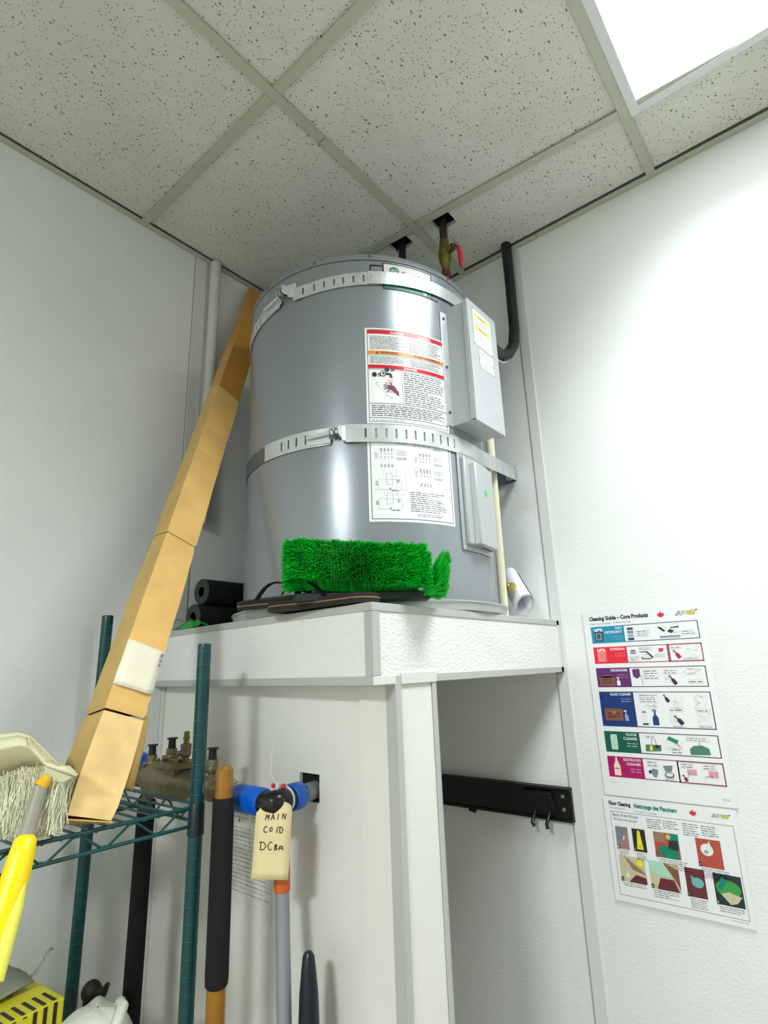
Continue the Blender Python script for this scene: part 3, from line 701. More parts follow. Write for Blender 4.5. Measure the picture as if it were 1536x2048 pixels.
# ================================================================== PIPES ABOUT THE TANK
t = thing('water_pipe', 'copper pipe with brass valve and red lever rising from the tank into the ceiling', 'pipe', (.705, -.25, 2.39))
build(MB().tube([(.700, -.255, 2.388), (.700, -.255, 2.575)], .0112, 'copper', 20), 'copper_pipe', t)
build(MB().tube([(.700, -.255, 2.56), (.700, -.255, 2.578)], .0135, 'copper', 20), 'solder_fitting', t)
mb = MB(); mb.lathe([(.0125, 2.575), (.0135, 2.600), (.016, 2.607), (.0195, 2.622), (.0205, 2.640), (.0185, 2.656), (.0155, 2.668), (.0150, 2.690), (.0125, 2.694)], (.700, -.255, 0), (0, 0, 1), 'brass', 24)
mb.tube([(.700, -.255, 2.640), (.730, -.262, 2.644)], .010, 'brass', 16); mb.tube([(.722, -.260, 2.643), (.737, -.264, 2.645)], .013, 'brass', 6)
build(mb, 'valve_body', t)
build(MB().tube([(.700, -.255, 2.69), (.700, -.255, 2.86)], .0125, 'shadecopper', 20), 'copper_pipe', t)
mb = MB(); mb.obox((.742, -.2655, 2.652), (.001, 0, 0), (0, .007, 0), (0, 0, .014), 'chrome'); mb.tube([(.742, -.2655, 2.646), (.752, -.268, 2.634), (.758, -.269, 2.622)], [(.002, .006)]*3, 'brass', 8)
build(mb, 'valve_lever', t)
build(MB().tube([(.757, -.269, 2.628), (.7615, -.270, 2.605), (.763, -.270, 2.575), (.763, -.270, 2.556)], [(.006, .008), (.0075, .009), (.0075, .009), (.004, .005)], 'redhandle', 14), 'lever_grip', t, label='red vinyl lever grip')
t = build(MB().tube([(.548, -.272, 2.38), (.548, -.272, 2.86)], .0125, 'conduit', 16), 'hot_water_pipe')
tag(t, 'dark pipe stub vanishing through the second ceiling hole behind the tank', 'pipe')

pth = [(.808, -.036, 2.86), (.808, -.036, 2.60), (.807, -.038, 2.52), (.810, -.046, 2.43), (.814, -.075, 2.353), (.820, -.13, 2.297), (.832, -.20, 2.254), (.842, -.26, 2.236), (.845, -.315, 2.232)]
pts = []
for i in range(len(pth)-1):
    a, b = Vector(pth[i]), Vector(pth[i+1]); n = max(1, int((b-a).length/.003))
    pts += [a+(b-a)*j/n for j in range(n)]
pts.append(Vector(pth[-1]))
for _ in range(12): pts = [pts[0]]+[(pts[i-1]+pts[i]*2+pts[i+1])/4 for i in range(1, len(pts)-1)]+[pts[-1]]
t = thing('flexible_conduit', 'black ribbed conduit curving from the ceiling into the grey junction box', 'conduit', (.81, -.036, 2.37))
build(MB().tube(pts, [.0158+.0010*(i % 2) for i in range(len(pts))], 'conduit', 18), 'conduit_hose', t, smooth=60)
mb = MB(); mb.lathe([(.019, 0), (.019, .010), (.0175, .011), (.0175, .030), (.016, .031)], (.845, -.322, 2.232), (-.03, 1, .06), 'galv', 16)
mb.tube([(.842, -.285, 2.211), (.834, -.21, 2.227), (.826, -.16, 2.255)], [.003, .004, .0035], 'galv', 8)
build(mb, 'conduit_connector', t)

t = thing('discharge_pipe', 'ivory plastic pipe standing upright between the tank and right wall', 'pipe', (.755, -.168, 1.53))
build(MB().tube([(.749, -.168, 1.520), (.753, -.168, 2.11)], .0118, 'pvc', 20), 'pipe_run', t)
build(MB().tube([(.7530, -.168, 2.105), (.7532, -.168, 2.135)], .015, 'pvc', 20), 'pipe_elbow', t)

t = build(MB().tube([(.022, -.632, CEIL-.002), (.0215, -.632, 2.3), (.020, -.632, 1.832)], .0175, 'pvcwhite', 24), 'vertical_pipe')
tag(t, 'off-white vertical pipe running down the left wall from the ceiling, left of the tank', 'pipe')

# ================================================================== CARDBOARD BOX
t = thing('cardboard_box', 'long narrow brown cardboard box leaning from the wire shelf to the ceiling corner', 'cardboard box', (.46, -1.09, 1.172))
c1b, c2b, c3b = V(.417, -1.134, 1.179), V(.486, -1.13, 1.2), V(.497, -1.06, 1.179)
c4b = V(.425, -1.062, 1.178)
c1t, c2t, c3t, c4t = V(.016, -.490, 2.738), V(.075, -.513, 2.690), V(.092, -.462, 2.643), V(.030, -.445, 2.700)
def sec(s, k=0.0, dn=0.0):
    q = [c1b.lerp(c1t, s), c2b.lerp(c2t, s), c3b.lerp(c3t, s), c4b.lerp(c4t, s)]
    c = (q[0]+q[1]+q[2]+q[3])/4
    return [p+(c-p)*k for p in q]
def wob(s, i): 
    n = noise.noise(V(s*9, i*3.1, 1.7))*.0022; return n
def seg_loft(ss, mats, ks=None):
    rows = []
    for j, s in enumerate(ss):
        q = sec(s, ks[j] if ks else 0); row = []
        c = sum(q, Vector())/4
        for i in range(4):
            a, b = q[i], q[(i+1) % 4]
            for f in range(4):
                p = a.lerp(b, f/4); out = (p-c).normalized(); row.append(p+out*(noise.noise(V(s*14, i*2+f*.6, 3))*.0022+.0005))
        rows.append(row)
    mb = MB(); n = 16
    vs = [p for r in rows for p in r]
    for j in range(len(rows)-1):
        for i in range(16):
            k = (i+1) % 16; side = i//4
            mb.add([rows[j][i], rows[j][k], rows[j+1][k], rows[j+1][i]], [(0, 1, 2, 3)], mats[side])
    return mb, rows
# three lengths between the folds
def weld(mb):
    return mb
def card_part(ss, ks, name, mats, cap0=True, cap1=True, label=None):
    mb, rows = seg_loft(ss, mats, ks)
    if cap0: mb.add(rows[0], [tuple(range(15, -1, -1))], 'carddark')
    if cap1: mb.add(rows[-1], [tuple(range(16))], 'carddark')
    o = build(mb, name, t, smooth=0)
    bm = bmesh.new(); bm.from_mesh(o.data); bmesh.ops.remove_doubles(bm, verts=bm.verts, dist=1e-5); bmesh.ops.recalc_face_normals(bm, faces=bm.faces); bm.to_mesh(o.data); bm.free()
    o.data.polygons.foreach_set('use_smooth', [True]*len(o.data.polygons)); o.data.set_sharp_from_angle(angle=radians(35))
    if label: o['label'] = label
    return o
cm = ['cardshade', 'card', 'carddark', 'cardshade']  # board tone per face: one lit, the others with painted shade
card_part([0, .012, .03, .05, .072, .090, .098], [.10, .02, -.01, -.02, -.01, .0, .02], 'worn_end', ['cardshade', 'cardworn', 'cardshade', 'cardshade'], label='worn pale lower end of the box')
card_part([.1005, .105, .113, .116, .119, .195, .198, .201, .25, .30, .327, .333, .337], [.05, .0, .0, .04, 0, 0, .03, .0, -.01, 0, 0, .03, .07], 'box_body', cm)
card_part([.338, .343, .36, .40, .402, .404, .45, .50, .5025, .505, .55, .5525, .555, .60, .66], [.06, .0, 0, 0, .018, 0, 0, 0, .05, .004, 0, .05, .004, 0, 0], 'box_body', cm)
card_part([.66, .72, .80, .90, 1.0], [0, 0, 0, 0, 0], 'taped_top', ['tape', 'tape', 'tape', 'cardshade'], label='upper end wrapped in brown tape')
# paper label wrapped on the wide face
def face(s, f, lift=.0025):
    q = sec(s); c = sum(q, Vector())/4; nrm = (q[2]-q[1]).cross(c2t-c2b).normalized()
    if nrm.dot(q[1]-q[0]) < 0: nrm = -nrm
    return q[1].lerp(q[2], f)+nrm*lift
rows = []
for j in range(9):
    s = .126+.053*j/8
    rows.append([face(s+.006*(1-f)*0, f, .004) for f in (-.0, .2, .4, .6, .8, .985)])
    rows[-1][0] = rows[-1][0]+V(-.004+.003*noise.noise(V(j*.9, 0, 0)), 0, 0)
mb = MB().grid(rows, 'cream'); build(mb, 'paper_label', t, smooth=30, solid=.0008, label='torn cream paper label')
mb = MB()
for j in range(9):
    s = .160+.0018*j
    if j in (2, 5): continue
    a, b = face(s, .91, .0052), face(s, .975, .0052); c_, d_ = face(s+.0009, .975, .0052), face(s+.0009, .91, .0052)
    mb.add([a, b, c_, d_], [(0, 1, 2, 3)], 'greyink')
build(mb, 'printed_marks', t, smooth=0)
# bottom end: underside in the shaded board tone, torn flaps
q = sec(.0, .05)
mb = MB(); mb.add([q[0]+V(0, 0, -.002), q[1]+V(0, 0, -.006), q[2]+V(0, 0, -.002), q[3]], [(0, 1, 2, 3)], 'cardshade'); build(mb, 'bottom_flap', t, smooth=0, solid=.0025)
a0, a1 = face(.03, 1.0, -.012), face(.105, 1.0, -.008)
mb = MB(); sd = (c3b-c2b).normalized()
mb.grid([[a0, a0+sd*.012+V(0, 0, .004), a0+sd*.020], [a0.lerp(a1, .5), a0.lerp(a1, .5)+sd*.010, a0.lerp(a1, .5)+sd*.017], [a1, a1+sd*.006, a1+sd*.010]], 'cardshade'); build(mb, 'torn_flap', t, smooth=30, solid=.0025)
b0 = c1b.lerp(c2b, .3)
axu = (c2t-c2b).normalized()
mb = MB(); mb.grid([[b0+V(.0, -.006, .004), b0+V(.016, -.010, .006)], [b0+axu*.05+V(.0, -.008, 0), b0+axu*.05+V(.018, -.010, 0)], [b0+axu*.085+V(.004, -.004, 0), b0+axu*.085+V(.014, -.006, 0)]], 'carddark'); build(mb, 'torn_flap', t, smooth=30, solid=.003)

# ================================================================== WIRE RACK
rk = thing('wire_rack', 'dark green epoxy wire shelving rack against the left wall', 'shelving', (.27, -1.33, 0))
PX0, PX1, PY0, PY1 = .058, .479, -.900, -1.76
def post(x, y, zt):
    prof = [(.0128, .0), (.0128, .02)]; z = .03
    mb = MB()
    prof = [(.0125, 0.0)]
    z = .02
    gz = []
    while z < zt-.012:
        prof += [(.0128, z-.0008), (.0119, z-.0003), (.0119, z+.0003), (.0128, z+.0008)]; gz.append(z); z += .0254
    prof += [(.0128, zt-.003), (.0120, zt), (.006, zt+.0005)]
    mb.lathe(prof, (x, y, 0), (0, 0, 1), 'rack', 20); gi = mb.mi('groove')
    for g in range(len(gz)):
        for k in range(20): mb.m[(2+4*g)*20+k] = gi
    build(mb, 'rack_post', rk, smooth=60)
post(PX1, PY0, 1.456); post(PX0, PY0, 1.545); post(PX1, PY1, 1.456); post(PX0, PY1, 1.545)
def rod(a, b, r, nm, m='rack'): return build(MB().tube([a, b], r, m, 8), nm, rk)
def zig(p, q, z0, z1, n):
    p = Vector(p); q = Vector(q); pts = []
    for i in range(2*n+1):
        s = (i+.0)/(2*n); c = p.lerp(q, s); z = z1 if i % 2 else z0
        d = (q-p).normalized()*.006
        pts += [V(c.x, c.y, z)-d, V(c.x, c.y, z)+d]
    return build(MB().tube(pts, .0021, 'rack', 8), 'zigzag_wire', rk)
def shelf(zt):
    zb = zt-.030; o = .0
    for x in (PX0, PX1):
        rod((x, PY0-.012, zt), (x, PY1+.012, zt), .0034, 'shelf_rail'); rod((x, PY0-.012, zb), (x, PY1+.012, zb), .0031, 'shelf_rail')
        zig((x, PY0-.03, 0), (x, PY1+.03, 0), zt-.0035, zb+.0025, 9)
    for y in (PY0+.012, PY1-.012):
        rod((PX0, y, zt), (PX1, y, zt), .0034, 'shelf_rail'); rod((PX0, y, zb), (PX1, y, zb), .0031, 'shelf_rail')
        zig((PX0+.03, y, 0), (PX1-.03, y, 0), zt-.0035, zb+.0025, 4)
    for x in (PX0+.14, PX0+.28): rod((x, PY0, zt-.008), (x, PY1, zt-.008), .003, 'support_rod')
    y = PY0-.022
    while y > PY1+.015:
        rod((PX0-.002, y, zt-.002), (PX1+.003, y, zt-.002), .0023, 'shelf_wire'); y -= .0262
    for x in (PX0, PX1):
        for y in (PY0, PY1):
            build(MB().lathe([(.0130, zt-.047), (.0150, zt-.045), (.0140, zt+.004), (.0130, zt+.006)], (x, y, 0), (0, 0, 1), 'rackshade', 20), 'post_collar', rk)
shelf(1.1675); shelf(.705); shelf(.20)

# ================================================================== BACKFLOW PREVENTER AND SUPPLY
bfy = -.832; bz = 1.180
t = thing('backflow_preventer', 'dull bronze backflow preventer assembly with four black capped test cocks', 'valve', (.30, bfy, 1.14))
X = (1, 0, 0)
mb = MB(); mb.lathe([(.018, 0), (.018, .02), (.026, .03), (.034, .05), (.036, .09), (.036, .11)], (.155, bfy, bz), X, 'bronze', 28)
mb.lathe([(.036, 0), (.036, .03), (.033, .06), (.024, .085), (.018, .10), (.018, .115)], (.265, bfy, bz), X, 'bronze', 28)
build(mb, 'valve_body', t)
mb = MB(); mb.prism([(-.048, -.022), (-.036, -.034), (.036, -.034), (.048, -.022), (.048, .022), (.036, .034), (-.036, .034), (-.048, .022)], (.290, bfy, bz+.030), X, (0, 1, 0), (0, 0, .012), 'bronze')
mb.prism([(-.040, -.028), (.040, -.028), (.040, .028), (-.040, .028)], (.290, bfy, bz+.015), X, (0, 1, 0), (0, 0, .016), 'bronze')
mb.prism([(-.018, -.012), (.018, -.012), (.018, .012), (-.018, .012)], (.300, bfy, bz+.042), X, (0, 1, 0), (0, 0, .006), 'bronze')
for dx in (-.036, .036):
    for dy in (-.022, .022): mb.tube([(.290+dx, bfy+dy, bz+.042), (.290+dx, bfy+dy, bz+.048)], .005, 'bronze', 6)
build(mb, 'valve_cover', t, smooth=30, bevel=.0015)
def cock(x, zb_, h, cap=True):
    mb = MB(); mb.tube([(x, bfy, zb_), (x, bfy, zb_+.018)], .007, 'bronze', 12); mb.ball((x, bfy, zb_+.022), .0115, 'bronze', 8)
    mb.tube([(x, bfy, zb_+.028), (x, bfy, zb_+.040)], .0115, 'bronze', 6); mb.tube([(x-.004, bfy-.018, zb_+.022), (x, bfy, zb_+.022)], .006, 'bronze', 10)
    mb.tube([(x, bfy, zb_+.038), (x, bfy, zb_+.052)], .006, 'brass', 10)
    o = build(mb, 'test_cock', t)
    if cap: build(MB().lathe([(.0085, 0), (.0075, .018), (.0115, .019), (.0115, .0215), (.005, .022)], (x, bfy, zb_+.040), (0, 0, 1), 'blackrubber', 14), 'cap', o)
    else: build(MB().lathe([(.008, 0), (.006, .006), (.006, .014), (.003, .015)], (x, bfy, zb_+.050), (0, 0, 1), 'brass', 10), 'cap', o)
cock(.190, bz+.008, 0); cock(.270, bz+.026, 0); cock(.325, bz+.038, 0, False); cock(.422, bz+.014, 0)
mb = MB()
for x in (.385, .425): mb.lathe([(.018, 0), (.024, .003), (.024, .022), (.018, .025)], (x-.012, bfy, bz), X, 'bronze', 8)
mb.tube([(.375, bfy, bz), (.50, bfy, bz)], .0165, 'bronze', 20); mb.tube([(.405, bfy, bz), (.405, bfy-.03, bz+.002)], .011, 'chrome', 12)
build(mb, 'ball_valve', t)
mb = MB(); mb.tube([(.155, bfy, bz), (.09, bfy, bz)], .0165, 'bronze', 20); mb.lathe([(.018, 0), (.023, .003), (.023, .022), (.018, .025)], (.12, bfy, bz), X, 'bronze', 8)
mb.tube([(.135, bfy, bz), (.135, bfy-.032, bz-.006)], .010, 'brass', 12)
build(mb, 'ball_valve', t)
mb = MB(); mb.lathe([(.014, 0), (.022, .004), (.022, .03), (.014, .034)], (.100, bfy+.02, bz+.026), (1, -.2, -.15), 'blue', 20); mb.lathe([(.014, 0), (.023, .004), (.023, .04), (.014, .044)], (.092, bfy-.006, bz+.008), (1, 0, 0), 'blue', 20)
build(mb, 'blue_coupling', t)
mb = MB(); mb.lathe([(.0165, 0), (.024, .001), (.024, .012), (.0205, .013), (.0205, .020), (.016, .021)], (.488, bfy, bz), X, 'chrome', 8); build(mb, 'union_nut', t, label='shiny nickel union nut')
# black isolation lever + riser
t2 = thing('insulated_pipe', 'black foam-covered pipe running down behind the wire rack below the bronze valve', 'pipe', (.19, -.835, 0))
build(MB().tube([(.178, bfy-.002, 0.005), (.183, bfy-.002, 1.05), (.185, bfy-.002, 1.135)], .0185, 'foam', 20), 'foam_sleeve', t2)
build(MB().tube([(.185, bfy-.002, 1.13), (.185, bfy-.002, 1.155)], .014, 'bronze', 16), 'pipe_stub', t2)

bz = 1.1755
t = thing('supply_fitting', 'blue and black push-fit elbow pipe entering the square hole in the panel', 'pipe fitting', (.60, -.80, 1.14))
mb = MB(); mb.lathe([(.019, 0), (.0222, .002), (.0238, .008), (.0242, .04), (.0238, .074), (.0222, .080), (.019, .082)], (.507, bfy, bz-.002), X, 'blue', 32); build(mb, 'blue_coupling', t)
el = [V(.582, bfy-.002, bz-.002), V(.600, bfy-.001, bz-.002), V(.609, bfy+.003, bz-.001), V(.613, bfy+.012, bz), V(.612, bfy+.022, bz), V(.608, bfy+.040, bz)]
build(MB().tube(el, [.0195, .0195, .0205, .0205, .0200, .0195], 'blackplastic', 24), 'black_elbow', t)
ed = V(-.012, .075, 0).normalized()
mb = MB(); mb.lathe([(.018, 0), (.0220, .002), (.0236, .006), (.0240, .015), (.0232, .029), (.0212, .033), (.017, .034)], (.608, bfy+.040, bz), ed, 'blue', 32); build(mb, 'blue_coupling', t)
build(MB().tube([V(.6035, bfy+.072, bz), V(.593, -.70, bz), V(.588, -.63, bz)], .0165, 'greypipe', 20), 'grey_pipe', t)
mb = MB(); mb.lathe([(.0232, -.0012), (.0238, 0), (.0232, .0012)], (.609, bfy+.028, bz), ed, 'zip', 24); mb.tube([V(.600, bfy+.018, bz+.022), V(.588, -.820, bz+.045), V(.576, -.806, bz+.085)], [(.0006, .0022), (.0006, .0022), (.0005, .0012)], 'zip', 6)
mb.obox((.602, bfy+.018, bz+.024), (.004, 0, 0), (0, .003, 0), (0, 0, .004), 'zip')
build(mb, 'zip_tie', t, label='white zip tie')
mb = MB(); mb.tube([V(.592, bfy+.016, bz+.020), V(.592, bfy+.016, bz+.027)], .004, 'redink', 8); mb.tube([V(.612, bfy+.022, bz+.020), V(.612, bfy+.022, bz+.027)], .004, 'redink', 8); build(mb, 'red_collar', t)

# manila tag
tg = thing('manila_tag', 'cream paper tag handwritten in black marker hanging from the black elbow', 'tag', (.615, -.845, 1.06))
TL0, TR0 = V(.5945, -.8635, 1.062), V(.6430, -.8235, 1.0585)
tu = (TR0-TL0).normalized(); tn = V(tu.y, -tu.x, 0).normalized(); TW = (TR0-TL0).length
def tagpt(u, v, lift=0):      # u across 0..TW, v up 0..0.12
    lean = u*0+.06*v
    bend = .012*max(0, v-.085)/.03
    return TL0+tu*(u+lean*.9)+V(0, 0, v)+tn*(lift-.002*sin(v*30)-bend*.5)
TAGH = .112
rows = [[tagpt(u*TW/4, v*TAGH/10) for u in range(5)] for v in range(11)]
rows[-1] = [tagpt(.012, TAGH+.003), tagpt(.018, TAGH+.007), tagpt(TW/2, TAGH+.009), tagpt(TW-.010, TAGH+.006), tagpt(TW-.002, TAGH+.001)]
build(MB().grid(rows, 'tag'), 'tag_card', tg, smooth=30, solid=.0005)
Dt = Decal(lambda u, v, lay: tagpt(u, v, .0006))
def stroke(pts, w=.0016):
    for i in range(len(pts)-1):
        Dt.line(pts[i], pts[i+1], w, 'ink')
def glyph(ch, u, v, w=.0075, h=.009):
    G = {'M': [[(0, 0), (.25, 1), (.5, .4), (.85, 1), (.8, 0)]], 'A': [[(0, 0), (.5, 1), (.85, 0)], [(.2, .4), (.75, .4)]], 'I': [[(.3, 0), (.5, 1)]],
         'N': [[(.05, 0), (.2, 1), (.8, 0), (1, 1)]], 'C': [[(.9, .95), (.4, 1), (.05, .5), (.3, .05), (.9, .1)]], 'O': [[(.5, .9), (.1, .6), (.3, .2), (.8, .3), (.9, .75), (.5, .9)]],
         'D': [[(.15, 0), (.2, 1)], [(-.1, .95), (.6, .95), (.95, .5), (.7, .1), (.15, 0)]], 'B': [[(.15, 0), (.2, 1), (.8, .85), (.3, .5), (.85, .25), (.15, 0)], [(.3, .9), (.7, .1)]],
         'a': [[(0, 0), (.15, .7), (.8, .7), (.9, 0)], [(.1, .35), (.85, .4)]]}
    for s_ in G[ch]: stroke([(u+x*w, v+y*h) for x, y in s_])
for i, ch in enumerate('MAIN'): glyph(ch, .017+i*.0095, .090+i*.0008, .0072, .009)
for ch, u in (('C', .016), ('O', .026), ('I', .037), ('D', .043)): glyph(ch, u-.001, .071, .0075 if ch != 'O' else .006, .0095)
for ch, u, w_ in (('D', .010, .012), ('C', .024, .009), ('B', .0355, .0065), ('a', .0435, .008)): glyph(ch, u, .044, w_, .0125 if ch in 'DC' else .009)
build(Dt.mb, 'handwriting', tg, smooth=0, label='black handwriting')

# notice sheet on the side panel
def pfn(u, v, lay): return V(u, py_(u)-.0012-.0003*lay, v)
ns = thing('notice_sheet', 'faded printed sheet on the side panel behind the manila tag', 'paper', (.41, py_(.41), .93))
mb = MB().hexa([pfn(.338, .925, 0)+V(0, .001, 0), pfn(.480, .925, 0)+V(0, .001, 0), pfn(.480, .925, 0), pfn(.338, .925, 0), pfn(.338, 1.12, 0)+V(0, .001, 0), pfn(.480, 1.12, 0)+V(0, .001, 0), pfn(.480, 1.12, 0), pfn(.338, 1.12, 0)], 'panel')
build(mb, 'sheet', ns, smooth=0)
Dn = Decal(pfn); Dn.lines(.350, 1.098, .400, 1.112, 2, 'sheetink'); Dn.lines(.410, 1.096, .470, 1.108, 2, 'sheetink'); Dn.disc(.366, 1.094, .003, .002, 'black', 2)
Dn.lines(.346, .96, .476, 1.086, 16, 'sheetink', fill=.28, ragged=.4)
for i in range(6): Dn.rect(.346, .945+.016*i, .476, .9454+.016*i, 'sheetink')
build(Dn.mb, 'printed_text', ns, smooth=0)

# ================================================================== POLES IN FRONT OF THE PANEL
t = thing('mop_handle', 'upright caramel-coloured pole with a black foam grip beside the wire rack post', 'handle', (.539, -.885, 0))
px_, py0 = .539, -.885
build(MB().tube([(px_, py0, .002), (px_, py0, 1.20)], .0155, 'caramel', 24), 'pole', t)
mb = MB(); mb.lathe([(.0155, 1.19), (.0155, 1.226), (.0145, 1.233), (.010, 1.2385), (.004, 1.240)], (px_, py0, 0), (0, 0, 1), 'caramel', 12); build(mb, 'pole_tip', t, smooth=20)
mb = MB(); mb.lathe([(.0158, .902), (.0185, .905), (.0192, .915), (.0188, 1.17), (.0185, 1.182), (.0172, 1.186), (.0158, 1.1865)], (px_, py0, 0), (0, 0, 1), 'foam', 28); build(mb, 'foam_grip', t)
t = thing('broom_stick', 'slim grey pole with an orange end sleeve leaning below the manila tag', 'handle', (.66, -.835, 0))
p0, p1 = V(.735, -.870, .003), V(.598, -.800, 1.085)
build(MB().tube([p0, p1], .0123, 'greypipe', 20), 'pole', t)
d = (p1-p0).normalized(); a_, b_ = p0+d*(1.028/d.z*1.0-.003), p1+d*.006
mb = MB(); mb.tube([p0+(p1-p0)*.947, p0+(p1-p0)*.952, p1+d*.004, p1+d*.008], [.0125, .0142, .0142, .010], 'orange', 16); build(mb, 'end_sleeve', t, label='orange end sleeve')
t = thing('navy_handle', 'dark navy tapered plastic handle tip standing low against the side panel', 'handle', (.675, -.80, 0))
mb = MB(); mb.lathe([(.001, .955), (.006, .9535), (.0095, .948), (.012, .930), (.0155, .895), (.0172, .85), (.0175, .80), (.0172, .40), (.012, .38)], (.680, -.80, 0), (-.012, 0, 1), 'navy', 20); build(mb, 'grip', t)
build(MB().tube([(.678, -.80, .003), (.675, -.80, .39)], .011, 'greypipe', 16), 'pole', t)
for o in list(t.children): pass

# black wall rail in the opening
t = thing('utility_rail', 'long black wall-mounted tool rail seen through the opening under the stand', 'rail', (.5, -.008, 1.0))
mb = MB(); mb.box((.10, -.014, 1.0), (.812, -.001, 1.081), 'rail'); mb.box((.10, -.022, 1.074), (.812, -.001, 1.081), 'rail'); mb.box((.10, -.022, 1.0), (.812, -.001, 1.006), 'rail')
build(mb, 'rail_channel', t, smooth=0, bevel=.0012)
mb = MB(); mb.hexa([(.685, -.020, 1.01), (.775, -.020, 1.01), (.775, -.014, 1.01), (.685, -.014, 1.01), (.690, -.034, 1.066), (.760, -.034, 1.066), (.760, -.014, 1.072), (.680, -.014, 1.072)], 'rail')
mb.tube([(.712, -.02, 1.02), (.712, -.045, .996), (.718, -.048, .988)], .005, 'rail', 8); mb.tube([(.752, -.02, 1.02), (.752, -.045, .996), (.754, -.046, .985)], .005, 'rail', 8)
build(mb, 'clamp', t, smooth=30, bevel=.001)
for z in (1.060, 1.028): screw((.789, -.0145, z), (0, -1, 0), t, .0045, 'chrome')
for x in (.235, .30, .50): build(MB().tube([(x, -.01, .996), (x+.02, -.012, .994)], .006, 'rail', 8), 'hook', t)

# ================================================================== ITEMS ON THE STAND TOP
# pipe insulation
for k, (z, x, ye, lab) in enumerate(((1.5465, .094, -.690, 'lower black foam pipe insulation tube lying on the stand behind the tank'), (1.6165, .100, -.672, 'upper black foam pipe insulation tube stacked on the other behind the tank'))):
    t = thing('foam_tube', lab, 'pipe insulation', (x, ye, z), 'foam insulation tubes on the stand')
    R_ = .0355
    d = V(.0, 1, 0)
    mb = MB(); mb.lathe([(.0135, .004), (.0135, .5), (R_, .5), (R_, .002)], (x, ye, z), d, 'foam', 28); build(mb, 'tube_wall', t)
    mb = MB(); mb.lathe([(R_, .002), (R_-.002, 0), (.0145, 0), (.0135, .006)], (x, ye, z), d, 'foamend', 28); build(mb, 'cut_end', t)
# green packaging
mb = MB(); rows = []
for i in range(9):
    rows.append([V(.035+.013*j+.004*noise.noise(V(i, j, 0)), -.722+.010*i+.004*noise.noise(V(j, i, 5)), 1.5125+.003+.026*max(0, sin(pi*i/8))*max(0, sin(pi*(j+.3)/9.4))*(.6+.7*noise.noise(V(i*.8, j*.8, 2))+.4)) for j in range(9)])
mb.grid(rows, 'greenbag')
t = build(mb, 'packaging', smooth=20, solid=.0008); tag(t, 'crumpled green and clear plastic packaging at the left end of the stand top', 'packaging')
mb = MB(); mb.grid([[V(.030, -.715, 1.530), V(.045, -.725, 1.536)], [V(.034, -.700, 1.545), V(.050, -.708, 1.549)], [V(.045, -.685, 1.538), V(.06, -.69, 1.535)]], 'bag'); o = build(mb, 'clear_corner', t, smooth=20, solid=.0006)

# paper roll
t = thing('paper_roll', 'white rolled paper leaning in the gap between drain pan and right wall', 'paper roll', (.79, -.14, 1.5105))
ax0, ax1 = V(.788, -.122, 1.549), V(.712, -.050, 1.640)
d = (ax1-ax0).normalized(); sa = V(0, 0, 1)-d*d.z; sa.normalize(); sb = d.cross(sa)
mb = MB(); rows = []
for s_ in (0, .3, .6, 1):
    c = ax0.lerp(ax1, s_); row = []
    for k in range(60):
        th = k/60*2*pi*2.3; r_ = .0345-.0018*th/2.3/1.2
        row.append(c+sa*cos(th+.7)*r_*1.12+sb*sin(th+.7)*r_*.78)
    rows.append(row)
mb.grid(rows, 'roll'); build(mb, 'rolled_sheet', t, smooth=50, solid=.0006)

